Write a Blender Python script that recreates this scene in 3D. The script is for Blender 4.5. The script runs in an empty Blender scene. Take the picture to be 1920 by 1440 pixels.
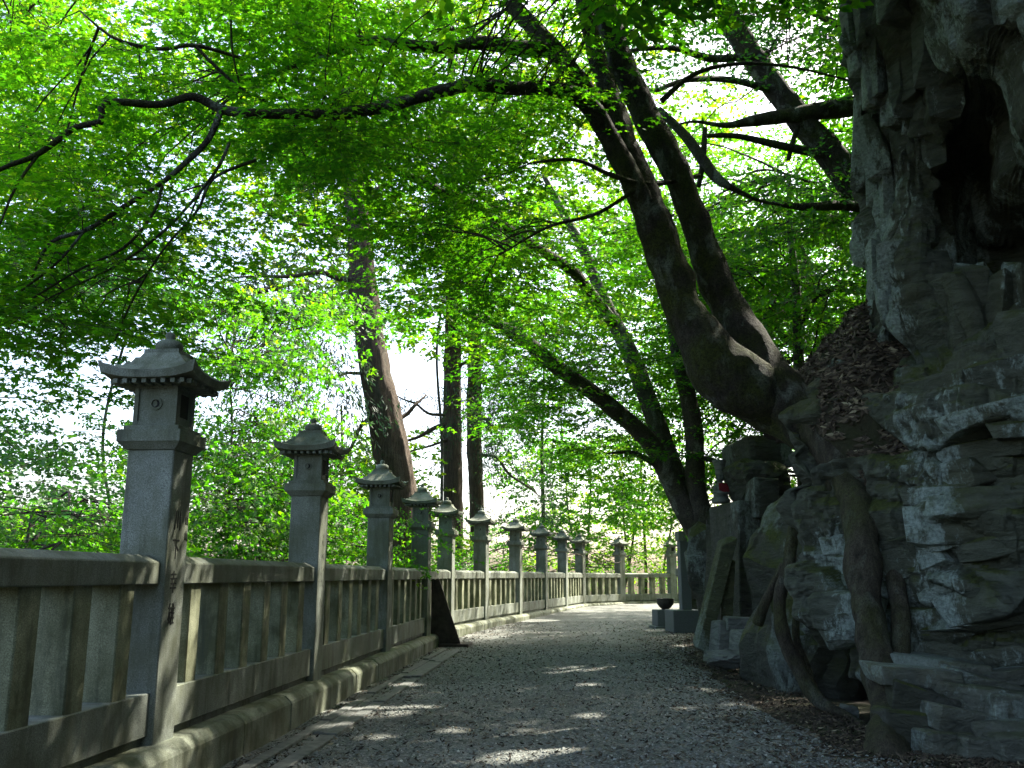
import bpy, bmesh, math
import numpy as np
from mathutils import Vector, Matrix, Euler
SC = bpy.context.scene
COL = SC.collection
R = math.radians

# ------------------------------------------------------------------ camera
F_PX, PITCH, EYE = 1726.0, R(11.8), 1.28           # focal length in photo pixels, upward tilt, eye height
cam_d = bpy.data.cameras.new('camera'); cam = bpy.data.objects.new('camera', cam_d); COL.objects.link(cam)
cam_d.sensor_width = 36.0; cam_d.lens = 36.0 * F_PX / 1920.0
cam_d.clip_start = 0.05; cam_d.clip_end = 12000
cam.location = (0, 0, EYE); cam.rotation_euler = (R(90) + PITCH, 0, 0)
SC.camera = cam
# ------------------------------------------------------------------ sky, sun, exposure
SUN_AZ, SUN_EL = R(50), R(50)                       # azimuth from +Y towards +X
wd = bpy.data.worlds.new('World'); SC.world = wd; wd.use_nodes = True
wn = wd.node_tree; bgn = wn.nodes['Background']
sky = wn.nodes.new('ShaderNodeTexSky'); sky.sky_type = 'NISHITA'; sky.sun_disc = False
sky.sun_elevation = SUN_EL; sky.sun_rotation = SUN_AZ; sky.altitude = 600
sky.air_density = 1.0; sky.dust_density = 7.0; sky.ozone_density = 0.2
wn.links.new(sky.outputs[0], bgn.inputs[0]); bgn.inputs[1].default_value = 0.15
sd = bpy.data.lights.new('sun', 'SUN'); sd.energy = 5.0; sd.angle = R(0.53); sd.color = (1.0, 0.94, 0.82)
sun = bpy.data.objects.new('sun', sd); COL.objects.link(sun)
SV = Vector((math.sin(SUN_AZ) * math.cos(SUN_EL), math.cos(SUN_AZ) * math.cos(SUN_EL), math.sin(SUN_EL)))
sun.rotation_euler = (-SV).to_track_quat('-Z', 'Y').to_euler(); sun.location = (20, 0, 30)
SC.view_settings.view_transform = 'Standard'; SC.view_settings.look = 'None'
SC.view_settings.exposure = 2.25; SC.view_settings.gamma = 1.0
SC.render.engine = 'CYCLES'
cy = SC.cycles
cy.max_bounces = 8; cy.diffuse_bounces = 4; cy.glossy_bounces = 2; cy.transmission_bounces = 5; cy.transparent_max_bounces = 4
cy.use_denoising = True; cy.caustics_reflective = False; cy.caustics_refractive = False
cy.sample_clamp_indirect = 6.0

rng = np.random.default_rng(11)
# ------------------------------------------------------------------ photo pixel -> world
def ray(px, py):
    dx = (px - 960) / F_PX; dz = (720 - py) / F_PX
    return np.array([dx, math.cos(PITCH) - dz * math.sin(PITCH), math.sin(PITCH) + dz * math.cos(PITCH)])
def W(px, py, Y):
    r = ray(px, py); return np.array([0, 0, EYE]) + r * (Y / r[1])
def x_at(px, Y, z):
    return (px - 960) / F_PX * (Y * math.cos(PITCH) + (z - EYE) * math.sin(PITCH))
# ------------------------------------------------------------------ noise
def hsh(ix, iy, iz, k=0):
    n = (ix.astype(np.int64) * 374761393 + iy.astype(np.int64) * 668265263 + iz.astype(np.int64) * 2147483647 + k * 974634777) & 0xffffffff
    n = ((n ^ (n >> 13)) * 1274126177) & 0xffffffff
    n = ((n ^ (n >> 15)) * 2246822519) & 0xffffffff
    return ((n ^ (n >> 16)) & 0xffffff) / float(0xffffff)
def vnoise(p, k=0):
    i = np.floor(p).astype(np.int64); f = p - i; u = f * f * (3 - 2 * f); r = 0
    for a in (0, 1):
        for b in (0, 1):
            for c in (0, 1):
                w = (u[:, 0] if a else 1 - u[:, 0]) * (u[:, 1] if b else 1 - u[:, 1]) * (u[:, 2] if c else 1 - u[:, 2])
                r = r + w * hsh(i[:, 0] + a, i[:, 1] + b, i[:, 2] + c, k)
    return r * 2 - 1
def fbm(p, oct=4, k=0):
    r = 0; a = 1; s = 0
    for o in range(oct):
        r = r + a * vnoise(p * 2 ** o, k + o); s += a; a *= 0.5
    return r / s
def cellfacet(p, k=0, tilt=0.6, edge=False, soft=70.0):
    """nearly planar relief: one tilted plane per Voronoi cell, blended only close to the borders"""
    i = np.floor(p).astype(np.int64); D = []; VL = []
    for a in (-1, 0, 1):
        for b in (-1, 0, 1):
            for c in (-1, 0, 1):
                j = i + np.array([a, b, c])
                q = j + np.stack([hsh(j[:, 0], j[:, 1], j[:, 2], k + m) for m in (1, 2, 3)], 1)
                dv = p - q; D.append((dv ** 2).sum(1))
                t = np.stack([hsh(j[:, 0], j[:, 1], j[:, 2], k + 4 + n) - .5 for n in range(3)], 1)
                VL.append(hsh(j[:, 0], j[:, 1], j[:, 2], k + 9) - .5 + tilt * 2 * (dv * t).sum(1))
    D = np.array(D); VL = np.array(VL); dm = D.min(0); w = np.exp(-soft * (D - dm)); val = (w * VL).sum(0) / w.sum(0)
    if not edge: return val
    s2 = np.partition(D, 1, axis=0)[1]; return val, np.sqrt(s2) - np.sqrt(dm)
# ------------------------------------------------------------------ mesh helpers
def mesh_np(name, V, faces, smooth=False, tint=None):
    """faces: (n,k) array or list of such arrays"""
    if isinstance(faces, np.ndarray): faces = [faces]
    faces = [np.asarray(f, np.int32) for f in faces if len(f)]
    me = bpy.data.meshes.new(name); V = np.asarray(V, np.float32)
    me.vertices.add(len(V)); me.vertices.foreach_set('co', V.ravel())
    nl = sum(f.size for f in faces); npoly = sum(len(f) for f in faces)
    me.loops.add(nl); me.loops.foreach_set('vertex_index', np.concatenate([f.ravel() for f in faces]))
    me.polygons.add(npoly)
    tot = np.concatenate([np.full(len(f), f.shape[1], np.int32) for f in faces])
    st = np.concatenate([[0], np.cumsum(tot)[:-1]]).astype(np.int32)
    me.polygons.foreach_set('loop_start', st); me.polygons.foreach_set('loop_total', tot)
    me.polygons.foreach_set('use_smooth', np.full(npoly, smooth))
    if tint is not None:
        at = me.attributes.new('tint', 'FLOAT', 'POINT'); at.data.foreach_set('value', np.asarray(tint, np.float32))
    me.update(calc_edges=True); me.validate(verbose=False)
    return me
class MB:
    def __init__(s): s.v = []; s.q = []; s.t = []; s.n = 0
    def add(s, V, Q=None, T=None):
        V = np.asarray(V, float)
        if Q is not None and len(Q): s.q.append(np.asarray(Q, int) + s.n)
        if T is not None and len(T): s.t.append(np.asarray(T, int) + s.n)
        s.v.append(V); s.n += len(V)
    def mesh(s, name, smooth=False):
        f = []
        if s.q: f.append(np.concatenate(s.q))
        if s.t: f.append(np.concatenate(s.t))
        return mesh_np(name, np.concatenate(s.v), f, smooth)
def link(name, me, mat=None, parent=None, loc=None, rot=None):
    o = bpy.data.objects.new(name, me); COL.objects.link(o)
    if mat is not None and me is not None and not me.materials: me.materials.append(mat)
    if parent is not None: o.parent = parent
    if loc is not None: o.location = tuple(loc)
    if rot is not None: o.rotation_euler = tuple(rot)
    return o
def tag(o, label=None, cat=None, group=None, kind=None):
    if label: o['label'] = label
    if cat: o['category'] = cat
    if group: o['group'] = group
    if kind: o['kind'] = kind
    return o
def thing(name, label, cat, loc=(0, 0, 0), rz=0, group=None):
    o = bpy.data.objects.new(name, None); COL.objects.link(o); o.empty_display_size = 0.2
    o.location = tuple(loc); o.rotation_euler = (0, 0, rz)
    return tag(o, label, cat, group)
def bm_mesh(bm, name, smooth=False):
    me = bpy.data.meshes.new(name); bm.to_mesh(me); bm.free()
    if smooth:
        me.polygons.foreach_set('use_smooth', np.full(len(me.polygons), True))
    return me
def box_mesh(name, x0, x1, y0, y1, z0, z1, bev=0.008, taper=None, jit=0.0):
    bm = bmesh.new(); bmesh.ops.create_cube(bm, size=1)
    for v in bm.verts:
        v.co = Vector((x0 if v.co.x < 0 else x1, y0 if v.co.y < 0 else y1, z0 if v.co.z < 0 else z1))
        if taper and v.co.z > (z0 + z1) / 2:
            v.co.x = (v.co.x - (x0 + x1) / 2) * taper + (x0 + x1) / 2; v.co.y = (v.co.y - (y0 + y1) / 2) * taper + (y0 + y1) / 2
        if jit: v.co += Vector(rng.normal(0, jit, 3))
    if bev: bmesh.ops.bevel(bm, geom=bm.edges[:], offset=bev, segments=1, affect='EDGES', clamp_overlap=True)
    return bm_mesh(bm, name)
def prism_mesh(name, prof, x0, x1, bev=0.006):
    """closed (y,z) profile, extruded along x"""
    bm = bmesh.new()
    a = [bm.verts.new((x0, y, z)) for y, z in prof]; b = [bm.verts.new((x1, y, z)) for y, z in prof]
    n = len(prof)
    bm.faces.new(a); bm.faces.new(b[::-1])
    for i in range(n): bm.faces.new((a[i], b[i], b[(i + 1) % n], a[(i + 1) % n]))
    bmesh.ops.recalc_face_normals(bm, faces=bm.faces[:])
    if bev: bmesh.ops.bevel(bm, geom=bm.edges[:], offset=bev, segments=1, affect='EDGES', clamp_overlap=True)
    return bm_mesh(bm, name)
def lathe_mesh(name, prof, seg=20):
    a = np.linspace(0, 2 * np.pi, seg, endpoint=False); V = []; Q = []
    for r, z in prof: V += [(r * math.cos(t), r * math.sin(t), z) for t in a]
    for k in range(len(prof) - 1):
        for i in range(seg):
            j = (i + 1) % seg; Q.append((k * seg + i, k * seg + j, (k + 1) * seg + j, (k + 1) * seg + i))
    return mesh_np(name, V, np.array(Q), True)
def catmull(P, n):
    P = np.asarray(P, float); k = len(P)
    d = np.concatenate([[0], np.cumsum(np.linalg.norm(np.diff(P[:, :3], axis=0), axis=1))]); L = d[-1]
    t = np.linspace(0, L, n); out = []
    for s in t:
        i = min(max(np.searchsorted(d, s, 'right') - 1, 0), k - 2); u = (s - d[i]) / max(d[i + 1] - d[i], 1e-9)
        p0 = P[max(i - 1, 0)]; p1 = P[i]; p2 = P[i + 1]; p3 = P[min(i + 2, k - 1)]
        out.append(.5 * (2 * p1 + (p2 - p0) * u + (2 * p0 - 5 * p1 + 4 * p2 - p3) * u * u + (3 * p1 - p0 - 3 * p2 + p3) * u ** 3))
    return np.array(out)
def tube(mb, pts, rad, sides=8, step=0.15, rough=0.0, ridge=0.0, seed=0, cap=True, rscale=3.0):
    """tapered tube through pts; rad per point"""
    P = np.column_stack([np.asarray(pts, float), np.asarray(rad, float)])
    L = np.linalg.norm(np.diff(P[:, :3], axis=0), axis=1).sum()
    n = int(max(len(P), min(160, L / step + 2))); S = catmull(P, n); C = S[:, :3]; r = np.maximum(S[:, 3], 0.001)
    T = np.gradient(C, axis=0); T /= np.linalg.norm(T, axis=1)[:, None] + 1e-12
    ref = np.array([0.31, 0.95, 0.05]) if abs(T[0][2]) > .8 else np.array([0, 0, 1.0])
    U = np.cross(T[0], ref); U /= np.linalg.norm(U); Us = []
    for i in range(n):
        U = U - T[i] * np.dot(U, T[i]); U /= np.linalg.norm(U) + 1e-12; Us.append(U)
    Us = np.array(Us); Vs = np.cross(T, Us)
    a = np.linspace(0, 2 * np.pi, sides, endpoint=False)
    dirs = Us[:, None] * np.cos(a)[None, :, None] + Vs[:, None] * np.sin(a)[None, :, None]
    rr = np.repeat(r[:, None], sides, 1)
    if rough:
        q = (C[:, None] + dirs * rr[..., None]).reshape(-1, 3) * rscale
        rr = rr * (1 + rough * fbm(q, 3, seed).reshape(n, sides))
    if ridge:
        q = np.stack([np.cos(a)[None] * 4.5 + 0 * rr, np.sin(a)[None] * 4.5 + 0 * rr, np.repeat((np.arange(n) * step * .7)[:, None], sides, 1)], -1).reshape(-1, 3)
        rr = rr * (1 + ridge * np.abs(fbm(q, 3, seed + 5)).reshape(n, sides))
    V = (C[:, None] + dirs * rr[..., None]).reshape(-1, 3)
    i = np.arange(n - 1)[:, None] * sides; j = np.arange(sides)[None]; j2 = (j + 1) % sides
    Q = np.stack([i + j, i + j2, i + sides + j2, i + sides + j], -1).reshape(-1, 4)
    Tt = None
    if cap:
        V = np.vstack([V, C[0], C[-1]]); b = n * sides
        Tt = [(b, (k + 1) % sides, k) for k in range(sides)] + [(b + 1, (n - 1) * sides + k, (n - 1) * sides + (k + 1) % sides) for k in range(sides)]
    mb.add(V, Q, Tt)
    return S
# ------------------------------------------------------------------ materials
MAT = {}
def newmat(name):
    m = bpy.data.materials.new(name); m.use_nodes = True; nt = m.node_tree; nt.nodes.clear(); MAT[name] = m
    return m, nt
class NB:
    def __init__(s, nt): s.nt = nt
    def n(s, t, **kw):
        nd = s.nt.nodes.new('ShaderNode' + t)
        for k, v in kw.items():
            if k.startswith('i_'):
                key = k[2:]; key = int(key) if key.isdigit() else key.replace('_', ' ')
                nd.inputs[key].default_value = v
            else: setattr(nd, k, v)
        return nd
    def l(s, a, b): s.nt.links.new(a, b)
    def ramp(s, src, stops):
        r = s.n('ValToRGB'); e = r.color_ramp.elements
        while len(e) < len(stops): e.new(0.5)
        for x, (p, c) in zip(e, stops):
            x.position = p; x.color = (*c, 1) if len(c) == 3 else c
        s.l(src, r.inputs[0]); return r.outputs[0]
    def noise(s, co, scale, detail=4, rough=.55, dist=0.0):
        t = s.n('TexNoise'); t.inputs['Scale'].default_value = scale; t.inputs['Detail'].default_value = detail
        t.inputs['Roughness'].default_value = rough; t.inputs['Distortion'].default_value = dist
        s.l(co, t.inputs['Vector']); return t.outputs['Fac']
    def mix(s, fac, a, b, blend='MIX'):
        m = s.n('Mix', data_type='RGBA', blend_type=blend)
        for sock, v in ((m.inputs[0], fac), (m.inputs[6], a), (m.inputs[7], b)):
            if hasattr(v, 'is_linked'): s.l(v, sock)
            else: sock.default_value = v if isinstance(v, (int, float)) else (*v, 1)
        return m.outputs[2]
    def math(s, op, a, b=0.0):
        m = s.n('Math', operation=op)
        for sock, v in ((m.inputs[0], a), (m.inputs[1], b)):
            if hasattr(v, 'is_linked'): s.l(v, sock)
            else: sock.default_value = v
        return m.outputs[0]
    def mapping(s, co, scale=(1, 1, 1)):
        m = s.n('Mapping'); m.inputs['Scale'].default_value = scale; s.l(co, m.inputs[0]); return m.outputs[0]
def finish(nb, color, rough=.85, bump=None, bstr=.4, bdist=.01, spec=.3):
    b = nb.n('BsdfPrincipled'); o = nb.n('OutputMaterial')
    b.inputs['Roughness'].default_value = rough if not hasattr(rough, 'is_linked') else .8
    if hasattr(rough, 'is_linked'): nb.l(rough, b.inputs['Roughness'])
    b.inputs['Specular IOR Level'].default_value = spec
    if hasattr(color, 'is_linked'): nb.l(color, b.inputs['Base Color'])
    else: b.inputs['Base Color'].default_value = (*color, 1)
    if bump is not None:
        bp = nb.n('Bump'); bp.inputs['Strength'].default_value = bstr; bp.inputs['Distance'].default_value = bdist
        nb.l(bump, bp.inputs['Height']); nb.l(bp.outputs[0], b.inputs['Normal'])
    nb.l(b.outputs[0], o.inputs[0])
def m_granite(name, base=(.27, .29, .27), moss=.5):
    m, nt = newmat(name); nb = NB(nt); g = nb.n('NewGeometry'); co = g.outputs['Position']
    sp = nb.noise(co, 150, 3, .75); big = nb.noise(co, 1.7, 5, .6); st = nb.noise(nb.mapping(co, (5, 5, .7)), 1.6, 5, .65)
    c = nb.ramp(sp, [(.32, tuple(x * .4 for x in base)), (.5, base), (.68, tuple(min(1, x * 1.7) for x in base))])
    c = nb.mix(nb.ramp(big, [(.35, (0, 0, 0)), (.7, (.55, .55, .55))]), c, tuple(x * .5 for x in base))
    mo = nb.ramp(nb.math('MULTIPLY', nb.noise(co, 3.1, 6, .62), nb.math('ADD', st, .45)), [(.33, (0, 0, 0)), (.58, (moss,) * 3)])
    c = nb.mix(mo, c, (.075, .083, .038))
    dk = nb.ramp(st, [(.52, (0, 0, 0)), (.72, (.7, .7, .7))])
    c = nb.mix(dk, c, (.05, .058, .045))
    bp = nb.math('ADD', nb.math('MULTIPLY', sp, .35), nb.noise(co, 45, 4, .6))
    finish(nb, c, .82, bp, .35, .006)
    return m
def m_rock(name, dark=(.028, .031, .028), mid=(.082, .09, .08), lich=1.0, moss=1.0, warm=0.0, edge=0.0):
    m, nt = newmat(name); nb = NB(nt); g = nb.n('NewGeometry'); co = g.outputs['Position']
    n1 = nb.noise(co, 1.3, 6, .62, .4); n2 = nb.noise(nb.mapping(co, (1.5, 1.5, 4.5)), 3.2, 7, .65, .6); n3 = nb.noise(co, 34, 5, .7)
    c = nb.ramp(n2, [(.3, dark), (.62, mid), (.8, tuple(x * 1.5 for x in mid))])
    c = nb.mix(nb.ramp(n1, [(.45, (0, 0, 0)), (.75, (.6, .6, .6))]), c, (mid[0] * .8 + warm, mid[1] * .72 + warm * .6, mid[2] * .45))
    lm = nb.noise(nb.mapping(co, (1.1, 1.1, .45)), 1.15, 3, .5); lf = nb.noise(nb.mapping(co, (1.3, 1.3, .7)), 9, 9, .78, .3)
    ls = nb.math('ADD', nb.math('MULTIPLY', nb.ramp(lm, [(.42, (0, 0, 0)), (.62, (1, 1, 1))]), .42), lf)
    if edge:
        pt = nb.ramp(g.outputs['Pointiness'], [(.50, (0, 0, 0)), (.56, (1, 1, 1))]); ls = nb.math('ADD', ls, nb.math('MULTIPLY', pt, edge))
    l = nb.ramp(ls, [(.79, (0, 0, 0)), (.90, (1, 1, 1))])
    c = nb.mix(nb.math('MULTIPLY', l, .95 * lich), c, nb.ramp(n3, [(.28, (.10, .13, .11)), (.5, (.25, .31, .28)), (.75, (.42, .49, .45))]))
    nz = nb.n('SeparateXYZ'); nb.l(g.outputs['Normal'], nz.inputs[0])
    mm = nb.math('MULTIPLY', nb.ramp(nz.outputs[2], [(.1, (.1, .1, .1)), (.6, (1, 1, 1))]), nb.ramp(nb.noise(co, 2.3, 5, .6), [(.42, (0, 0, 0)), (.6, (1, 1, 1))]))
    c = nb.mix(nb.math('MULTIPLY', mm, moss), c, nb.ramp(n3, [(.3, (.022, .03, .005)), (.7, (.07, .085, .014))]))
    bp = nb.math('ADD', nb.math('MULTIPLY', n2, 2.4), nb.math('ADD', nb.math('MULTIPLY', nb.noise(co, 14, 7, .7, .5), 1.2), nb.math('MULTIPLY', n3, .6)))
    finish(nb, c, .8, bp, .9, .035, .35)
    return m
def m_bark(name, a, b, moss=0.0, lich=0.0, vert=6.0, scale=6.0, bstr=.6, bdist=.02):
    m, nt = newmat(name); nb = NB(nt); g = nb.n('NewGeometry'); co = g.outputs['Position']
    f = nb.noise(nb.mapping(co, (vert, vert, 1)), scale, 6, .65, .3); n1 = nb.noise(co, 2.2, 5, .6); n3 = nb.noise(co, 25, 4, .6)
    c = nb.ramp(f, [(.3, a), (.65, b), (.8, tuple(x * 1.35 for x in b))])
    if lich: c = nb.mix(nb.math('MULTIPLY', nb.ramp(nb.noise(nb.mapping(co, (1, 1, .5)), 4, 5, .62, .4), [(.54, (0, 0, 0)), (.64, (1, 1, 1))]), lich), c, (.27, .31, .26))
    if moss: c = nb.mix(nb.math('MULTIPLY', nb.ramp(n1, [(.42, (0, 0, 0)), (.62, (1, 1, 1))]), moss), c, nb.ramp(n3, [(.3, (.025, .035, .006)), (.7, (.07, .085, .014))]))
    fine = nb.noise(nb.mapping(co, (vert, vert, 1.5)), 34, 5, .7)
    c = nb.mix(nb.ramp(fine, [(.35, (.75, .75, .75)), (.55, (0, 0, 0))]), c, tuple(x * .45 for x in a))
    finish(nb, c, .9, nb.math('ADD', f, nb.math('ADD', nb.math('MULTIPLY', n3, .5), nb.math('MULTIPLY', fine, .6))), bstr, bdist, .2)
    return m
def m_leaf(name, c0, c1, c2, trans=.55, tcol=1.35):
    m, nt = newmat(name); nb = NB(nt); at = nb.n('Attribute', attribute_name='tint')
    c = nb.ramp(at.outputs['Fac'], [(0, c0), (.55, c1), (1, c2)])
    d = nb.n('BsdfDiffuse'); nb.l(c, d.inputs[0]); t = nb.n('BsdfTranslucent')
    hs = nb.n('HueSaturation'); hs.inputs['Value'].default_value = tcol; hs.inputs['Saturation'].default_value = 1.05; nb.l(c, hs.inputs['Color']); nb.l(hs.outputs[0], t.inputs[0])
    mx = nb.n('MixShader'); mx.inputs[0].default_value = trans; nb.l(d.outputs[0], mx.inputs[1]); nb.l(t.outputs[0], mx.inputs[2])
    gl = nb.n('BsdfGlossy'); gl.inputs['Roughness'].default_value = .45; gl.inputs[0].default_value = (1, 1, 1, 1)
    m2 = nb.n('MixShader'); m2.inputs[0].default_value = .025; nb.l(mx.outputs[0], m2.inputs[1]); nb.l(gl.outputs[0], m2.inputs[2])
    o = nb.n('OutputMaterial'); nb.l(m2.outputs[0], o.inputs[0])
    return m
def m_plain(name, c, rough=.7, var=.3, sc=20):
    m, nt = newmat(name); nb = NB(nt); g = nb.n('NewGeometry')
    n = nb.noise(g.outputs['Position'], sc, 4, .6)
    finish(nb, nb.ramp(n, [(.3, tuple(x * (1 - var) for x in c)), (.7, tuple(min(1, x * (1 + var)) for x in c))]), rough, n, .2, .005)
    return m
def m_tint(name, stops, rough=.8):
    m, nt = newmat(name); nb = NB(nt); at = nb.n('Attribute', attribute_name='tint')
    finish(nb, nb.ramp(at.outputs['Fac'], stops), rough)
    return m
m_granite('granite', (.2, .222, .188), .65); m_granite('granite_mossy', (.215, .235, .178), .95); m_granite('granite_algae_lit', (.275, .29, .185), .9); m_granite('granite_dark', (.12, .135, .135), .3)  # baluster granite: algae tint, base also lightened for light falling on the balusters
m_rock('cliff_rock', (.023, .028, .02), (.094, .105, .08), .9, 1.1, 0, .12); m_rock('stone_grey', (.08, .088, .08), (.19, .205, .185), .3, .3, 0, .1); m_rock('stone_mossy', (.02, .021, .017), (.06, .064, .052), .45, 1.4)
m_rock('schist_slab', (.045, .05, .04), (.14, .15, .12), .6, .6, .015, .2)
m_rock('moss_slab', (.03, .034, .02), (.085, .095, .05), .5, 1.6, 0, .2)
m_bark('maple_bark', (.014, .0125, .009), (.062, .055, .042), .85, .6, 1.6, 8.0, 1.0, .06)
m_bark('smooth_bark', (.032, .029, .024), (.085, .078, .065), .35, .6, 1.2, 5.0, .35)
m_bark('twig_bark', (.022, .017, .013), (.05, .04, .03), 0, 0)
m_bark('cedar_bark', (.03, .022, .016), (.12, .088, .064), .05, .1, 9, 4.0, .9, .03)
m_bark('root_bark', (.022, .019, .014), (.078, .068, .048), .5, .2, 3.0, 6.0, .9, .03)
m_leaf('leaf_maple', (.03, .118, .008), (.056, .178, .010), (.125, .245, .015), .68, 1.9)
m_leaf('leaf_sunlit', (.05, .15, .008), (.1, .21, .012), (.2, .26, .018), .62, 1.75)  # sunlight on the far trees put into a brighter leaf colour
m_leaf('leaf_dark', (.022, .08, .014), (.035, .12, .014), (.075, .18, .014), .6, 1.8)
m_leaf('leaf_cedar', (.014, .04, .02), (.024, .06, .022), (.055, .10, .02), .3)
m_tint('litter', [(0, (.02, .014, .009)), (.5, (.052, .04, .027)), (.85, (.14, .11, .072)), (1, (.26, .23, .15))])
m_tint('gravel_chip', [(0, (.06, .065, .058)), (.5, (.18, .19, .172)), (.9, (.31, .325, .295)), (1, (.46, .47, .42))])
m_plain('rust_steel', (.045, .034, .026), .75, .5, 9); m_plain('ink', (.006, .006, .006), .6); m_plain('hollow', (.012, .012, .011), .9)  # hollow is a near-black that paints the shade inside openings
m_plain('red_cloth', (.2, .02, .03), .9, .3, 60); m_plain('bronze', (.035, .032, .03), .45); m_plain('post_stone', (.10, .115, .115), .75, .2, 60)
m_plain('timber_strip', (.13, .135, .125), .85, .35, 14)
def m_ground():
    m, nt = newmat('path_gravel'); nb = NB(nt); g = nb.n('NewGeometry'); co = g.outputs['Position']
    v = nb.n('TexVoronoi'); v.inputs['Scale'].default_value = 55; nb.l(co, v.inputs['Vector'])
    n1 = nb.noise(co, .8, 5, .6); n2 = nb.noise(co, 28, 5, .7)
    sep = nb.n('SeparateColor'); nb.l(v.outputs['Color'], sep.inputs[0])
    c = nb.ramp(sep.outputs[0], [(0, (.07, .075, .067)), (.6, (.165, .175, .157)), (1, (.28, .29, .265))])
    c = nb.mix(nb.ramp(n1, [(.4, (0, 0, 0)), (.68, (.75, .75, .75))]), c, (.078, .076, .064))
    c = nb.mix(nb.ramp(n2, [(.55, (0, 0, 0)), (.72, (.6, .6, .6))]), c, (.05, .045, .036))
    finish(nb, c, .9, nb.math('ADD', nb.math('MULTIPLY', v.outputs['Distance'], -1.2), n2), .9, .012)
    m, nt = newmat('forest_soil'); nb = NB(nt); g = nb.n('NewGeometry'); co = g.outputs['Position']
    n1 = nb.noise(co, 1.1, 5, .6); n2 = nb.noise(co, 22, 6, .7)
    c = nb.ramp(n2, [(.3, (.012, .009, .007)), (.6, (.032, .025, .017)), (.8, (.06, .048, .03))])
    c = nb.mix(nb.ramp(n1, [(.45, (0, 0, 0)), (.65, (.7, .7, .7))]), c, (.035, .05, .014))
    finish(nb, c, .95, n2, .9, .03)
m_ground()

# ------------------------------------------------------------------ setting out
FENCE = [(-2.26, 5.9), (-2.03, 9.3), (-1.80, 12.75), (-1.57, 16.15), (-1.33, 18.95), (-.72, 21.9), (.1, 25.1), (.9, 28.3), (1.7, 31.5), (2.52, 34.6), (4.25, 37.0), (6.5, 38.2), (9.4, 38.8)]
FPOLY = np.array([(-4.9, -34.0), (-2.486, 2.5)] + FENCE + [(40.0, 42.0), (200.0, 60.0), (3000.0, 400.0)])
def fence_sd(x, y):
    """signed distance to the fence line; positive on the path side"""
    p = np.stack([x, y], -1); best = np.full(x.shape, 1e9); sg = np.ones(x.shape)
    for a, b in zip(FPOLY[:-1], FPOLY[1:]):
        ab = b - a; t = np.clip(((p - a) @ ab) / (ab @ ab), 0, 1); q = a + t[..., None] * ab
        d = np.hypot(p[..., 0] - q[..., 0], p[..., 1] - q[..., 1])
        s = (p[..., 0] - a[0]) * ab[1] - (p[..., 1] - a[1]) * ab[0]
        m = d < best; best = np.where(m, d, best); sg = np.where(m, np.sign(s), sg)
    return best * sg
XR_Y = [-40, -5, 5, 7, 8, 12, 15, 19, 23, 27, 31, 35, 60]; XR_X = [4.4, 4.4, 4.4, 2.9, 2.7, 2.9, 3.1, 3.9, 5.3, 7.2, 9.6, 13, 40]
PR_X = [4.3, 4.3, 4.0, 2.35, 2.2, 2.3, 2.6, 3.5, 5.0, 7.0, 9.5, 13, 40]
def rise(y): return np.clip(.0075 * (y - 8), 0, .2)
def sstep(a, b, x): t = np.clip((x - a) / (b - a), 0, 1); return t * t * (3 - 2 * t)
def gz(x, y):
    x = np.asarray(x, float); y = np.asarray(y, float); sdv = fence_sd(x, y); xr = np.interp(y, XR_Y, XR_X)
    dr = np.maximum(0, x - xr - .15)
    bank = np.where(dr < 3, dr * .95, 2.85 + (dr - 3) * .98); bank = np.minimum(bank, 60)
    fac = np.maximum(sstep(10.5, 12.5, y), sstep(1.5, 4.5, dr) * .8)
    z = rise(y) + bank * fac
    out = np.maximum(0, -sdv - .45)
    drop = np.where(out < 140, out * .7, 98 + (out - 140) * .02); drop = np.minimum(drop, 130)
    return np.where(sdv < -.45, rise(np.minimum(y, 40)) - drop, z)
def gz1(x, y): return float(gz(np.array([x]), np.array([y]))[0])
def gpoint(px, py):
    r = ray(px, py); t = -EYE / r[2]
    for _ in range(6): t = (min(.2, max(0, .0075 * (r[1] * t - 8))) - EYE) / r[2]
    return np.array([r[0] * t, r[1] * t, EYE + r[2] * t])
# ground sheet
def axis(a, b, step, far):
    mid = np.arange(a, b + 1e-6, step); g = step * 1.22 ** np.arange(1, 60); out = np.cumsum(g); out = out[out < far]
    return np.concatenate([a - out[::-1], mid, b + out])
gx = axis(-8, 12, .3, 5000); gy = axis(-6, 44, .4, 5000)
GX, GY = np.meshgrid(gx, gy); GZ = gz(GX.ravel(), GY.ravel())
sdg = fence_sd(GX.ravel(), GY.ravel()); xrg = np.interp(GY.ravel(), XR_Y, XR_X)
onpath = (sdg > .1) & (GX.ravel() < np.interp(GY.ravel(), XR_Y, PR_X) - .2) & (GY.ravel() < 44)
GZ = GZ - np.where(onpath, .05, 0) + np.where(onpath, 0, .05 * fbm(np.stack([GX.ravel() * 1.3, GY.ravel() * 1.3, 0 * GZ], 1), 3))
GZ = np.where((sdg > -.9) & (sdg <= .3), np.minimum(GZ, rise(GY.ravel()) - .04), GZ)
nx, ny = len(gx), len(gy); ii = (np.arange(ny - 1)[:, None] * nx + np.arange(nx - 1)[None]).ravel()
tag(link('ground', mesh_np('ground', np.stack([GX.ravel(), GY.ravel(), GZ], 1), np.stack([ii, ii + 1, ii + nx + 1, ii + nx], 1), True), MAT['forest_soil']), kind='structure')
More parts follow.
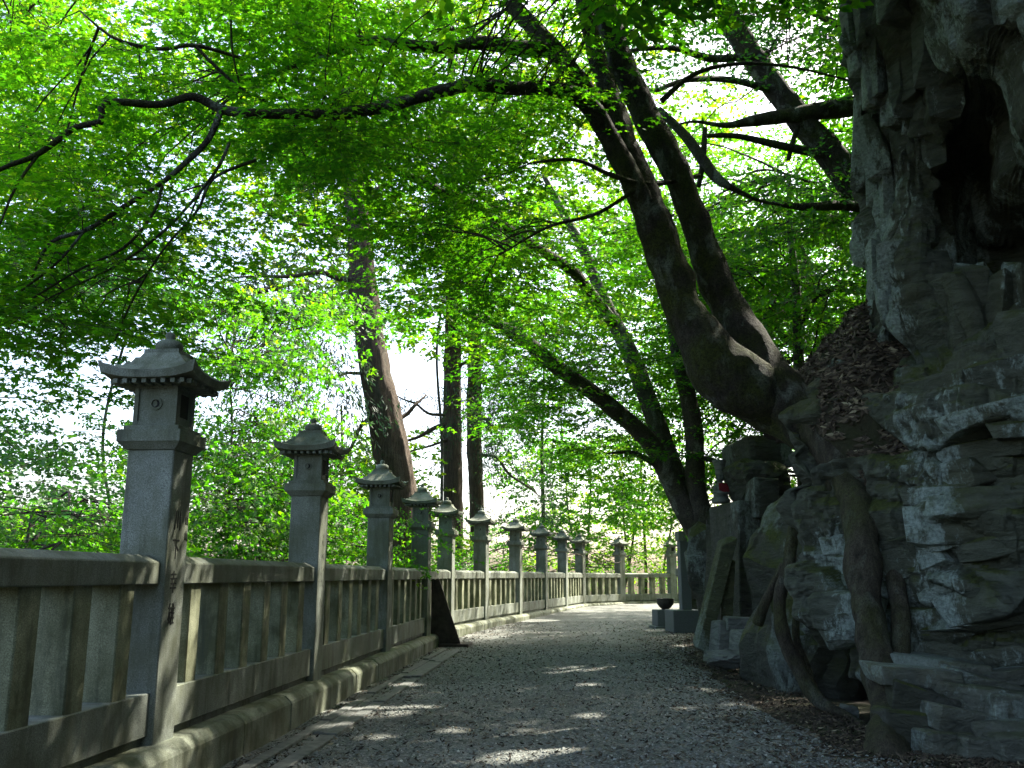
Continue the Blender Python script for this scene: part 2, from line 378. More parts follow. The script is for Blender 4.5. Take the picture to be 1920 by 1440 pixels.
# gravel path sheet
ys = np.arange(-8, 38.01, .25); VV = []; ncol = 26
def fence_x(y):
    return np.interp(y, [-34, 2.5] + [p[1] for p in FENCE], [-4.9, -2.486] + [p[0] for p in FENCE])
for y in ys:
    x0 = fence_x(y) + .1; x1 = float(np.interp(y, XR_Y, PR_X)) + .12 + .12 * math.sin(y * 1.7) + .07 * math.sin(y * 4.1)
    if y > 36: x1 = max(x1, x0 + 1)
    xs = np.linspace(x0, x1, ncol); VV.append(np.stack([xs, np.full(ncol, y), rise(np.full(ncol, y)) + .004], 1))
VV = np.concatenate(VV); VV[:, 2] += .022 * fbm(np.stack([VV[:, 0] * .9, VV[:, 1] * .9, 0 * VV[:, 0]], 1), 3, 4) + .02
ii = (np.arange(len(ys) - 1)[:, None] * ncol + np.arange(ncol - 1)[None]).ravel()
tag(link('gravel_path', mesh_np('gravel_path', VV, np.stack([ii, ii + 1, ii + ncol + 1, ii + ncol], 1), True), MAT['path_gravel']), kind='structure')
def path_z(x, y):
    p = np.stack([x * .9, y * .9, 0 * x], 1); return rise(y) + .004 + .022 * fbm(p, 3, 4) + .02

# ------------------------------------------------------------------ rock cliff
zt = np.array([-.4, 0, .6, 1.2, 1.7, 2.3, 2.85, 3.1, 3.4, 3.8, 4.2, 5.0, 5.6, 5.75, 6.1, 6.5, 6.9, 7.8, 9.5, 15, 17])
cpx = np.array([1640, 1640, 1575, 1512, 1488, 1468, 1462, 1500, 1560, 1605, 1625, 1618, 1612, 1578, 1572, 1582, 1592, 1615, 1640, 1700, 1900])
cY = np.array([8.9, 8.9, 8.9, 8.85, 8.85, 8.9, 9.0, 9.2, 9.3, 9.4, 9.4, 9.4, 9.4, 9.3, 9.3, 9.3, 9.3, 9.3, 9.2, 9.2, 9.6])
def tab(zs, vs): return lambda z: np.interp(z, zs, vs)
gY = tab([0, .8, 2.4, 3, 3.6, 5, 6, 6.5, 7, 9, 11], [8.1, 7.95, 7.85, 8.2, 8.6, 8.8, 8.7, 8.2, 7.5, 7.2, 7.6])
mY = tab([0, 1, 2.4, 3, 3.6, 4.3, 5, 5.6, 5.85, 6.3, 9, 11], [7.85, 7.65, 7.5, 7.7, 8.5, 9.6, 10.0, 9.7, 7.3, 6.9, 6.6, 7])
hY = tab([0, 1, 2.2, 3, 3.8, 4.3, 4.8, 5.05, 5.4, 6, 9, 11], [7.55, 7.4, 7.2, 7.35, 8.2, 9.6, 9.4, 7.0, 6.8, 6.6, 6.2, 6.6])
def cliff_row(z):
    cp, cyy = np.interp(z, zt, cpx), np.interp(z, zt, cY); cx = x_at(cp, cyy, z)
    g, m_, h = float(gY(z)), float(mY(z)), float(hY(z)); ov = .25 * math.sin(z * .9) + .06 * z
    top = max(0, (z - 14) / 2)
    P = [(14 + top * 2, 13.5), (cx + 4.2 + .2 * z, cyy + 1.9), (cx + 1.25, cyy + .85), (cx + .2, cyy + .3), (cx, cyy), (x_at(1640 if z > 3 else max(cp + 40, 1600), (cyy + g) / 2, z) if True else 0, (cyy * .6 + g * .4)),
         (x_at(1722, g, z), g), (x_at(1830, m_, z), m_), (x_at(1932, h, z), h), (4.9 - ov * .5, 5.3), (4.8 - ov, 2.6), (5.2 - ov, -1), (6.5, -6), (10, -9)]
    return np.array(P)
KU = np.array([0, .05, .11, .15, .20, .30, .43, .58, .74, .84, .89, .93, .97, 1.0])
nu, nz_ = 360, 350
zz = np.concatenate([np.linspace(-.4, 8.2, 312), np.linspace(8.24, 17, nz_ - 312)])
uu = np.concatenate([np.linspace(0, .12, 20, endpoint=False), np.linspace(.12, .8, 300, endpoint=False), np.linspace(.8, 1, 40)])
rows = []
for z in zz:
    P = cliff_row(z); rows.append(np.stack([np.interp(uu, KU, P[:, 0]), np.interp(uu, KU, P[:, 1]), np.full(nu, z)], 1))
G = np.array(rows)
for _ in range(3):                                           # soften the control polygon
    G[:, 1:-1, :2] = (G[:, :-2, :2] + 2 * G[:, 1:-1, :2] + G[:, 2:, :2]) / 4
    G[1:-1, :, :2] = (G[:-2, :, :2] + 2 * G[1:-1, :, :2] + G[2:, :, :2]) / 4
du = np.gradient(G, axis=1); dv = np.gradient(G, axis=0); N = np.cross(du, dv); N /= np.linalg.norm(N, axis=2)[..., None] + 1e-9
Pf = G.reshape(-1, 3); Nf = N.reshape(-1, 3)
if Nf[np.argmin(np.abs(Pf[:, 2] - 2) + np.abs(Pf[:, 1] - 7.5))][1] > 0: Nf = -Nf
wob = Pf + .11 * np.stack([fbm(Pf * 1.4, 3, 31), fbm(Pf * 1.4, 3, 32), fbm(Pf * 1.4, 3, 33)], 1)
up = sstep(2.9, 3.6, Pf[:, 2])
vertc = wob @ np.array([[1, 0, .12], [0, 1, .1], [.15, -.1, 1]]) * np.array([1.5, 1.5, .6]); horc = wob @ np.array([[1, 0, .18], [0, 1, -.1], [-.12, .1, 1]]) * np.array([.8, .8, 1.9])
fv, ev = cellfacet(vertc, 3, .42, True); fh, eh = cellfacet(horc, 13, .42, True)
d = .52 * fv * up + .36 * fh * (1 - up) - .09 * (np.exp(-ev / .035) * up + np.exp(-eh / .035) * (1 - up))
det = .55 + .45 * sstep(-.1, .35, fbm(Pf * .8, 3, 99))            # some faces stay smooth, others are shattered
f2, e2 = cellfacet(vertc * np.array([2.0, 2.0, 1.7]), 23, .45, True); f3, e3 = cellfacet(horc * np.array([1.9, 1.9, 2.0]), 43, .45, True)
d += det * (.17 * f2 * up + .13 * f3 * (1 - up)) - .03 * det * (np.exp(-e2 / .05) * up + np.exp(-e3 / .05) * (1 - up))
d += det * (.085 * cellfacet(wob * np.array([4.6, 4.6, 2.6]), 53, .6) + .03 * cellfacet(wob * np.array([12, 12, 7]), 63, .7)) + .02 * fbm(Pf * 2.2, 3, 71)
ck = np.abs(fbm(wob * np.array([3.2, 3.2, .55]), 3, 121)); d -= .07 * np.exp(-ck / .02) * up * det
ck = np.abs(fbm(wob @ np.array([[1, 0, .18], [0, 1, -.1], [-.12, .1, 1]]) * np.array([.6, .6, 3.0]), 3, 131)); d -= .06 * np.exp(-ck / .02) * (1 - .6 * up)
lay = Pf[:, 2] + .16 * Pf[:, 0] + .12 * fbm(Pf * .9, 3, 81); saw = (lay / .5) % 1.0
saw = np.where(saw < .8, (saw / .8) ** 2, 1 - sstep(.8, 1, saw)); d += .075 * (saw - .4) * (1 - .8 * up)
d = d.reshape(nz_, nu)
hol = (sstep(.45, .53, uu) * (1 - sstep(.82, .88, uu)))[None] * (sstep(3.9, 4.4, zz) * (1 - sstep(5.4, 5.8, zz)))[:, None]
d = d * (1 - .6 * hol)
for _ in range(1):
    d[1:-1, 1:-1] = .5 * d[1:-1, 1:-1] + .125 * (d[:-2, 1:-1] + d[2:, 1:-1] + d[1:-1, :-2] + d[1:-1, 2:])
Pf = Pf + Nf * d.reshape(-1, 1) * np.array([1, 1, .5])
ii = (np.arange(nz_ - 1)[:, None] * nu + np.arange(nu - 1)[None]).ravel()
cl = link('rock_cliff', mesh_np('rock_cliff', Pf, np.stack([ii, ii + 1, ii + nu + 1, ii + nu], 1), False), MAT['cliff_rock'])
tag(cl, 'tall dark layered rock cliff overhanging the right side of the path', kind='structure')

# ------------------------------------------------------------------ loose rocks
def hull_mesh(name, sx, sy, sz, seed, pull=.28, extra=10, chip=.012):
    """crisp broken block: convex hull of a shaken box"""
    r = np.random.default_rng(seed); pts = [np.array([a, b, c]) * (1 - r.uniform(0, pull, 3)) for a in (-1, 1) for b in (-1, 1) for c in (-1, 1)]
    for _ in range(extra):
        p = r.uniform(-.9, .9, 3); k = r.integers(0, 3); p[k] = np.sign(p[k]) * r.uniform(.86, 1.0); pts.append(p)
    bm = bmesh.new(); vs = [bm.verts.new(Vector(p * np.array([sx, sy, sz]) * .5)) for p in pts]
    res = bmesh.ops.convex_hull(bm, input=vs)
    for v in [g for g in bm.verts if not g.link_faces]: bm.verts.remove(v)
    bmesh.ops.dissolve_limit(bm, angle_limit=R(9), verts=bm.verts[:], edges=bm.edges[:])
    if chip: bmesh.ops.bevel(bm, geom=bm.edges[:], offset=chip, segments=1, affect='EDGES', clamp_overlap=True)
    return bm_mesh(bm, name)
# broken slabs standing out of the cliff face
rs_ = np.random.default_rng(77); Gd = Pf.reshape(nz_, nu, 3); Nd = Nf.reshape(nz_, nu, 3)
HV = [hull_mesh('rock_slab', 1, 1, 1, 200 + k, .55, 16, .012) for k in range(12)]
for me in HV: me.materials.append(MAT['cliff_rock'])
cnt = 0
while cnt < 130:
    u_ = rs_.uniform(.19, .83); z_ = rs_.uniform(.5, 8.0); iu = int(np.argmin(np.abs(uu - u_))); iz = int(np.argmin(np.abs(zz - z_)))
    if hol[iz, iu] > .2 or (z_ < 3.2 and u_ < .27) or (2.6 < z_ < 4.3 and u_ < .44) or (z_ > 4.6 and u_ > .6 and z_ < 5.3): continue
    p_ = Gd[iz, iu]; nrm = Nd[iz, iu]; nh = np.array([nrm[0], nrm[1], 0]); nh /= np.linalg.norm(nh) + 1e-9
    if z_ > 3.1: w_, h_, t_ = rs_.uniform(.16, .42), rs_.uniform(.5, 1.3), rs_.uniform(.22, .42); roll = rs_.normal(.06, .12)
    else: w_, h_, t_ = rs_.uniform(.45, 1.0), rs_.uniform(.14, .36), rs_.uniform(.3, .5); roll = rs_.normal(-.1, .09)
    yaw = math.atan2(nh[1], nh[0]) + math.pi / 2 + rs_.normal(0, .22)
    o = link('rock_slab', HV[cnt % 12], None, cl, p_ - nh * t_ * rs_.uniform(.26, .44), (rs_.normal(0, .1), roll, yaw)); o.scale = (w_, t_, h_); cnt += 1
def rock_mesh(name, sx, sy, sz, seed, blocky=.75, sub=4, rough=.07):
    """irregular angular block: rounded box cut by random planes"""
    r = np.random.default_rng(seed); bm = bmesh.new(); bmesh.ops.create_icosphere(bm, subdivisions=sub, radius=1.0)
    V = np.array([v.co[:] for v in bm.verts]); pw = 5 if blocky < .86 else 14; V = V / (np.abs(V) ** pw).sum(1)[:, None] ** (1 / pw) * blocky + V * (1 - blocky)
    for _ in range(9):
        n = r.normal(0, 1, 3); n /= np.linalg.norm(n); h = r.uniform(.62, .92) if blocky < .86 else r.uniform(.86, 1.15); s = V @ n; V = V - np.maximum(0, s - h)[:, None] * n
    V += rough * 2 * cellfacet(V * 1.7 + seed, seed, .6)[:, None] * V + rough * .9 * cellfacet(V * 4.1 + seed, seed + 7, .6)[:, None] * V + rough * .5 * fbm(V * 4 + seed, 3, seed)[:, None] * V
    for v, c in zip(bm.verts, V * np.array([sx, sy, sz]) * .5): v.co = c
    return bm_mesh(bm, name)
def rock_at(name, px0, px1, py0, py1, Y, depth, mat, label, cat='rock', group=None, seed=1, rot=0.0, tilt=0.0, blocky=.75, parent=None):
    """a block that spans a pixel box at distance Y"""
    c = W((px0 + px1) / 2, (py0 + py1) / 2, Y); m = np.linalg.norm(c - np.array([0, 0, EYE])) / math.hypot(F_PX, 300)
    w = (px1 - px0) * m * 1.05; h = (py1 - py0) * m * 1.05
    o = link(name, hull_mesh(name, w * 1.08, depth, h * 1.08, seed, .22, 12, min(.02, .06 * min(w, h))) if blocky > .8 else rock_mesh(name, w, depth, h, seed, blocky, 4, .07), MAT[mat], loc=c + np.array([0, depth * .35, 0]), rot=(tilt * .3, tilt, rot))
    return tag(o, label, cat, group)
rocks = [  # the boulder pile beside the leaning slabs
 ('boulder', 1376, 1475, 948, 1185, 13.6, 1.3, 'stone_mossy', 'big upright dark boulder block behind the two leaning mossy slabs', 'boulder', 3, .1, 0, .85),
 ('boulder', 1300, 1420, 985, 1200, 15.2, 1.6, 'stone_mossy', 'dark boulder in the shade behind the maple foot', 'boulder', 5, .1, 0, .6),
 ('boulder', 1372, 1470, 862, 948, 14.0, 1.3, 'stone_mossy', 'round mossy boulder right of the statue with the red bib', 'boulder', 8, .3, .1, .75),
 ('boulder', 1392, 1470, 820, 880, 14.4, 1.2, 'stone_mossy', 'topmost mossy boulder of the pile beside the statue', 'boulder', 12, .2, -.1, .82),
 ('stone_slab', 1412, 1458, 900, 968, 13.3, .5, 'stone_mossy', 'small squarish slab standing on the big boulder block', 'stone', 15, .1, .05, .9),
 ('standing_slab', 1330, 1354, 1015, 1218, 13.0, .3, 'moss_slab', 'left leaning moss-covered narrow standing slab', 'stone', 21, .1, .27, .92),
 ('standing_slab', 1356, 1376, 1060, 1190, 13.1, .3, 'moss_slab', 'right shorter mossy standing slab with a pale patch', 'stone', 22, -.1, .10, .92),
 ('boulder', 1360, 1440, 1045, 1190, 13.9, .8, 'stone_mossy', 'dark block standing in for the shaded recess between the standing slabs and the roots', 'boulder', 31, 0, .1, .8),  # solid dark block in place of a shaded recess
 ('shade_rock', 1418, 1570, 925, 1190, 11.6, 1.6, 'stone_mossy', 'added dark rock mass for the shaded hollow behind the thin hanging roots', 'rock', 35, .1, 0, .6),  # added rock, its dark colour stands in for an empty shaded hollow
 ('shade_rock', 1425, 1650, 1060, 1350, 10.4, 1.4, 'stone_mossy', 'added low dark rock for the shaded hollow at the foot of the cliff', 'rock', 36, -.1, .05, .5),  # added to cover bright ground where the hollow lies in shade
 ('stone_block', 1338, 1378, 1168, 1232, 12.8, .5, 'stone_grey', 'left split grey block at the foot of the leaning slabs', 'stone', 41, .2, .1, .92),
 ('stone_block', 1366, 1412, 1158, 1184, 12.7, .5, 'stone_grey', 'thin grey block lying on top of the rubble heap', 'stone', 42, -.1, .05, .92),
 ('stone_block', 1384, 1440, 1186, 1240, 12.2, .5, 'stone_grey', 'large pale grey broken block in the rubble heap', 'stone', 43, .15, .08, .95),
 ('stone_block', 1420, 1462, 1196, 1242, 12.0, .5, 'stone_grey', 'right pale grey block with a sharp edge beside the thin root', 'stone', 44, -.2, .0, .95),
 ('stone_block', 1330, 1422, 1222, 1258, 12.0, .6, 'stone_grey', 'low flat grey stone in front of the rubble heap', 'stone', 45, .1, .05, .6),
 ('stone_block', 1418, 1446, 1236, 1256, 11.7, .3, 'stone_grey', 'small bluish stone under the pale broken block', 'stone', 46, .1, 0, .7),
 ('loose_stone', 1573, 1618, 1326, 1358, 8.9, .25, 'stone_grey', 'small pale angular stone lying alone near the thick root', 'stone', 47, .3, .1, .8)]
for (nm, a, b, c, d_, Y, dep, mt, lb, ct, sd_, ro, ti, bl) in rocks:
    rock_at(nm, a, b, c, d_, Y, dep, mt, lb, ct, None, sd_, ro, ti, bl)
slabs = [  # stacked flat stones at the lower right
 (1700, 1850, 1232, 1282, 7.75, .7, .12, 'upper jagged flat stone of the stack under the cliff'),
 (1790, 1905, 1262, 1312, 7.55, .6, .28, 'slanting flat stone right in the upper layer of the stack'),
 (1660, 1800, 1252, 1290, 7.45, .6, .08, 'long flat stone touching the thick root'),
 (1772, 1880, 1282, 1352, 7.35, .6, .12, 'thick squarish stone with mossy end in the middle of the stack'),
 (1688, 1790, 1285, 1345, 7.35, .5, .35, 'slanting mossy stone below the long flat one'),
 (1755, 1860, 1328, 1376, 7.15, .5, .2, 'flat stone with a white chip in the lower layer'),
 (1845, 1930, 1352, 1392, 7.05, .5, -.05, 'pale pointed flat stone near the picture corner'),
 (1668, 1760, 1330, 1440, 7.3, .6, .05, 'big moss-covered stone right of the root foot'),
 (1735, 1830, 1370, 1440, 7.1, .5, .05, 'dark stone with white flakes at the bottom of the stack'),
 (1815, 1890, 1385, 1450, 6.95, .5, .1, 'dark triangular stone at the bottom right'),
 (1885, 1960, 1375, 1450, 6.8, .5, -.1, 'greenish corner stone at the lower right edge'),
 (1868, 1960, 1300, 1350, 7.2, .6, .0, 'dark stone at the right edge above the pale pointed one'),
 (1860, 1930, 1255, 1290, 7.6, .5, -.15, 'small wedge stone at the right end of the stack')]
for k, (a, b, c, d_, Y, dep, ti, lb) in enumerate(slabs):
    rock_at('flat_stone', a, b, c + (d_ - c) * .14, d_ - (d_ - c) * .08, Y - .15, dep * .8, 'stone_mossy' if 'moss' in lb and 'end' not in lb else 'schist_slab', lb, 'stone', 'stacked flat stones under the cliff', 100 + k, rng.uniform(-.2, .2), ti, .88)

# ------------------------------------------------------------------ stone fence and lanterns
def lantern_meshes():
    M = {}
    M['shaft'] = box_mesh('shaft', -.15, .15, -.15, .15, .24, 2.062, .007)
    bm = bmesh.new()
    def ring(w, z): return [bm.verts.new((x * w, y * w, z)) for x, y in ((-1, -1), (1, -1), (1, 1), (-1, 1))]
    lv = [(.160, 2.060), (.200, 2.105), (.205, 2.107), (.205, 2.183), (.178, 2.184), (.178, 2.212), (.10, 2.213)]
    rg = [ring(w, z) for w, z in lv]
    for a, b in zip(rg[:-1], rg[1:]):
        for i in range(4): bm.faces.new((a[i], a[(i + 1) % 4], b[(i + 1) % 4], b[i]))
    bm.faces.new(rg[0][::-1]); bm.faces.new(rg[-1])
    bmesh.ops.bevel(bm, geom=bm.edges[:], offset=.004, segments=1, affect='EDGES', clamp_overlap=True)
    M['platform'] = bm_mesh(bm, 'platform')
    # fire box: core plus raised frame on each side
    mb = MB()
    def bx(x0, x1, y0, y1, z0, z1):
        V = [(x, y, z) for x in (x0, x1) for y in (y0, y1) for z in (z0, z1)]
        mb.add(V, [(0, 1, 3, 2), (4, 6, 7, 5), (0, 4, 5, 1), (2, 3, 7, 6), (0, 2, 6, 4), (1, 5, 7, 3)])
    z0, z1, h = 2.21, 2.487, .14
    bx(-.128, .128, -.128, .128, z0, z1)
    for s in (-1, 1):
        for t in (-1, 1): bx(min(s * h, s * .112), max(s * h, s * .112), min(t * h, t * .112), max(t * h, t * .112), z0, z1)   # corner posts
        for a in (0, 1):
            for (za, zb) in ((z0, z0 + .035), (z1 - .03, z1)):
                y = sorted((s * (h - .002), s * .12))
                if a: bx(-.112, .112, y[0], y[1], za, zb)
                else: bx(y[0], y[1], -.112, .112, za, zb)
    M['fire_box'] = mb.mesh('fire_box')
    # round window: ring and flat dark crescent painting its inner shade, on the two ends (local -x and +x)
    mb = MB(); a = np.linspace(0, 2 * np.pi, 20, endpoint=False); zc = 2.357
    for s in (-1,):
        for (r0, r1, e) in ((.027, .041, .139),):
            prof = [(r0, .127), (r0, e), (r1, e - .004), (r1, .127)]; V = []
            for r, xx in prof: V += [(s * xx, r * math.cos(t), zc + r * math.sin(t)) for t in a]
            Q = [(k * 20 + i, k * 20 + (i + 1) % 20, (k + 1) * 20 + (i + 1) % 20, (k + 1) * 20 + i) for k in range(3) for i in range(20)]
            mb.add(V, Q)
    M['window_ring'] = mb.mesh('window_ring')
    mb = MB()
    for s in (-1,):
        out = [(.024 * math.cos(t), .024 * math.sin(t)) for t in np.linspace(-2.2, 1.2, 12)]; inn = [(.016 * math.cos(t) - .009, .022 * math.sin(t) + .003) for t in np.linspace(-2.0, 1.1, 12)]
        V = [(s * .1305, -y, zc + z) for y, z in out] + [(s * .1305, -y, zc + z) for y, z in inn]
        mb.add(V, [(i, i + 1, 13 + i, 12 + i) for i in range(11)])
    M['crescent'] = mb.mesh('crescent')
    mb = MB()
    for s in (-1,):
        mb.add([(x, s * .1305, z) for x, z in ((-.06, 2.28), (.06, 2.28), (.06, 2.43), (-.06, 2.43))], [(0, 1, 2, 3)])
    M['opening_shade'] = mb.mesh('opening_shade')  # flat dark sheet painting the shade of a window opening
    # roof: concave hip roof with swept corners
    n = 17; t = np.linspace(-1, 1, n); X, Y = np.meshgrid(t, t); rr = np.maximum(np.abs(X), np.abs(Y)); ang = np.minimum(np.abs(X), np.abs(Y)) / np.maximum(rr, 1e-6)
    Rm = .30
    q = np.clip((rr - .40) / .60, 0, 1); topz = 2.70 - .155 * (1 - (1 - q) ** 1.7) + .062 * (ang ** 3) * q ** 2.2
    sweep = 1 + .045 * (ang ** 4) * q ** 3
    top = np.stack([X * Rm * sweep, Y * Rm * sweep, topz], -1).reshape(-1, 3)
    ins = .95; botz = 2.488 + .012 * rr + .035 * (ang ** 3) * q ** 2.2
    bot = np.stack([X * Rm * sweep * ins, Y * Rm * sweep * ins, botz], -1).reshape(-1, 3)
    mb = MB(); i2 = (np.arange(n - 1)[:, None] * n + np.arange(n - 1)[None]).ravel()
    Qt = np.stack([i2, i2 + 1, i2 + n + 1, i2 + n], 1); bd = [(0, i) for i in range(n)] + [(i, n - 1) for i in range(1, n)] + [(n - 1, i) for i in range(n - 2, -1, -1)] + [(i, 0) for i in range(n - 2, 0, -1)]
    idx = [a_ * n + b_ for a_, b_ in bd]; N2 = n * n
    Qs = [(idx[k], idx[k - 1], idx[k - 1] + N2, idx[k] + N2) for k in range(len(idx))]
    mb.add(np.vstack([top, bot]), np.concatenate([Qt, Qt[:, ::-1] + N2, np.array(Qs)]))
    V0 = [(x, y, z) for x in (-.115, .115) for y in (-.115, .115) for z in (2.68, 2.722)]
    mb.add(V0, [(0, 1, 3, 2), (4, 6, 7, 5), (0, 4, 5, 1), (2, 3, 7, 6), (0, 2, 6, 4), (1, 5, 7, 3)])
    M['roof'] = mb.mesh('roof')
    mb = MB()
    for s in (-1, 1):
        for k in np.linspace(-.215, .215, 8):
            for ax in (0, 1):
                A = sorted((s * .135, s * .262)); B = (k - .014, k + .014); xr_, yr_ = (A, B) if ax == 0 else (B, A)
                V = [(x, y, z) for x in xr_ for y in yr_ for z in (2.470, 2.497)]
                mb.add(V, [(0, 1, 3, 2), (4, 6, 7, 5), (0, 4, 5, 1), (2, 3, 7, 6), (0, 2, 6, 4), (1, 5, 7, 3)])
    M['rafters'] = mb.mesh('rafters')
    M['finial'] = lathe_mesh('finial', [(.0, 2.715), (.06, 2.718), (.082, 2.735), (.089, 2.757), (.083, 2.782), (.06, 2.8), (.032, 2.806), (.028, 2.818), (.034, 2.838), (.022, 2.858), (.001, 2.864)])
    return M
LM = lantern_meshes()
for k in ('shaft', 'platform', 'fire_box', 'window_ring', 'roof', 'rafters', 'finial'): LM[k].materials.append(MAT['granite'])
LM['crescent'].materials.append(MAT['hollow']); LM['opening_shade'].materials.append(MAT['hollow'])
def make_lantern(p, th, label, sc=1.0):
    t = thing('stone_lantern', label, 'stone lantern', (p[0], p[1], 0), th, 'stone lanterns along the fence')
    sh = link('shaft', LM['shaft'], None, t); link('platform', LM['platform'], None, t)
    fb = link('fire_box', LM['fire_box'], None, t); 
    for kk_ in ('window_ring', 'crescent', 'opening_shade'):
        for rz_ in (0, math.pi): link(kk_, LM[kk_], None, fb, None, (0, 0, rz_))
    rf = link('roof', LM['roof'], None, t); link('finial', LM['finial'], None, rf); tag(link('rafters', LM['rafters'], None, rf), kind='stuff')
    return t, sh
ordw = ['nearest and largest stone lantern with black writing on its shaft', 'second stone lantern from the camera with a sunlit white strip on its shaft',
        'third stone lantern from the camera standing before the leaning cedar trunk', 'fourth stone lantern from the camera just left of the dark steel buttress',
        'fifth stone lantern from the camera just right of the dark steel buttress', 'sixth stone lantern from the camera where the fence starts to bend',
        'seventh stone lantern from the camera on the bending fence', 'eighth stone lantern from the camera on the bending fence',
        'ninth stone lantern from the camera on the bending fence', 'tenth stone lantern from the camera at the end of the close row',
        'far stone lantern standing alone at the back of the curved fence', 'farthest stone lantern just left of the plain square post']
FA = [np.array(p) for p in FENCE]
def seg_ang(a, b): return math.atan2(b[1] - a[1], b[0] - a[0])
angs = [seg_ang(FA[i], FA[i + 1]) for i in range(len(FA) - 1)]
def text_mesh(s, size):
    c = bpy.data.curves.new('inscription', 'FONT'); c.body = s; c.size = size; c.extrude = .0015; c.align_x = 'CENTER'; c.align_y = 'CENTER'; c.space_line = 1.0; c.resolution_u = 3
    o = bpy.data.objects.new('tmp_text', c); COL.objects.link(o); dg = bpy.context.evaluated_depsgraph_get(); dg.update()
    me = bpy.data.meshes.new_from_object(o.evaluated_get(dg)); bpy.data.objects.remove(o); bpy.data.curves.remove(c); return me
def inscribe(shaft, ch, x, z, size, sx=.8):
    me = text_mesh(ch, size); me.materials.clear(); me.materials.append(MAT['ink'])
    o = link('inscription', me, None, shaft, (x, -.1515, z), (R(90), 0, 0)); o.scale = (sx, 1.15, 1)
lanterns = []
for i, lb in enumerate(ordw):
    th = angs[0] if i == 0 else (angs[i] + angs[i - 1]) / 2
    lanterns.append(make_lantern(FENCE[i], th, lb))
for ch, z in (('川', 1.62), ('下', 1.44), ('幸', 1.235), ('雄', 1.04)): inscribe(lanterns[0][1], ch, -.02, z, .125)
for ch, z in (('山', 1.63), ('山', 1.53)): inscribe(lanterns[0][1], ch, .115, z, .06)
for L, zs in ((1, (1.62, 1.48, 1.33, 1.18, 1.02)), (2, (1.3, 1.16, 1.02))):      # weathered strokes, no longer legible
    for z in zs:
        mb = MB(); r_ = np.random.default_rng(int(z * 100) + L)
        for _ in range(4):
            a = r_.uniform(-.045, .045, 2); b = a + r_.uniform(-.05, .05, 2); dd = b - a; nn = np.array([-dd[1], dd[0]]); nn = nn / (np.linalg.norm(nn) + 1e-6) * .006
            V = [(a[0] - nn[0], 0, a[1] - nn[1]), (a[0] + nn[0], 0, a[1] + nn[1]), (b[0] + nn[0] * .4, 0, b[1] + nn[1] * .4), (b[0] - nn[0] * .4, 0, b[1] - nn[1] * .4)]
            mb.add(V, [(0, 1, 2, 3)])
        link('inscription', mb.mesh('inscription'), MAT['ink'], lanterns[L][1], (0, -.1515 - .0005, z))
BAY_LABEL = ['leftmost stone fence bay running out of the picture before the nearest lantern', 'stone fence bay between the nearest and the second lantern', 'stone fence bay between the second and third lanterns',
             'stone fence bay between the third lantern and the steel buttress', 'short stone fence bay behind the dark steel buttress', 'stone fence bay just past the buttress with sun streaks on its plinth',
             'stone fence bay between the sixth and seventh lanterns', 'stone fence bay between the seventh and eighth lanterns', 'stone fence bay between the eighth and ninth lanterns',
             'stone fence bay between the ninth and tenth lanterns', 'far stone fence bay facing the camera left of the lone lantern', 'far stone fence bay between the last two lanterns', 'farthest stone fence bay beside the plain square post']
bay_pts = [np.array((-2.486, 2.5))] + FA
BAL = box_mesh('baluster', -.088, .088, -.095, .095, .585, 1.25, .008); BAL.materials.append(MAT['granite_algae_lit'])
for i in range(len(bay_pts) - 1):
    a, b = bay_pts[i], bay_pts[i + 1]; L = float(np.linalg.norm(b - a)); th = seg_ang(a, b)
    zo = .0025 * (i % 2)
    t = thing('stone_fence', BAY_LABEL[i], 'fence', (a[0], a[1], 0), th, 'bays of the stone fence')
    c0, c1 = .146, L - .146
    link('top_rail', prism_mesh('top_rail', [(-.12, 1.232), (-.12, 1.365), (-.045, 1.408), (.045, 1.408), (.12, 1.365), (.12, 1.232)], c0, c1, .006), MAT['granite'], t)
    link('bottom_rail', prism_mesh('bottom_rail', [(-.08, .27), (-.08, .352), (-.115, .354), (-.115, .60), (.115, .60), (.115, .354), (.08, .352), (.08, .27)], c0, c1, .005), MAT['granite'], t)
    nb_ = max(3, int(round(L / .486)) - 1)
    for k in range(nb_):
        link('baluster', BAL, None, t, (L * (k + 1) / (nb_ + 1) + rng.normal(0, .006), rng.normal(0, .004), 0), (0, 0, rng.normal(0, .012)))
    nblk = 3
    ends = np.linspace(-.02 if i else 0, L + .02, nblk + 1) + np.concatenate([[0], rng.uniform(-.1, .1, nblk - 1), [0]])
    for k in range(nblk):
        zt_ = .300 + zo + rng.normal(0, .003); w = .27 + rng.normal(0, .004)
        link('plinth_block', prism_mesh('plinth_block', [(-w, -.25), (-w, zt_ - .055), (-w + .06, zt_), (.26, zt_), (.26, -.6), (-w, -.6)][:5] if False else [(-w, -.3), (-w, zt_ - .055), (-w + .065, zt_), (.26, zt_), (.26, -.3)], ends[k] + .004, ends[k + 1] - .004, .012), MAT['granite_mossy'], t)
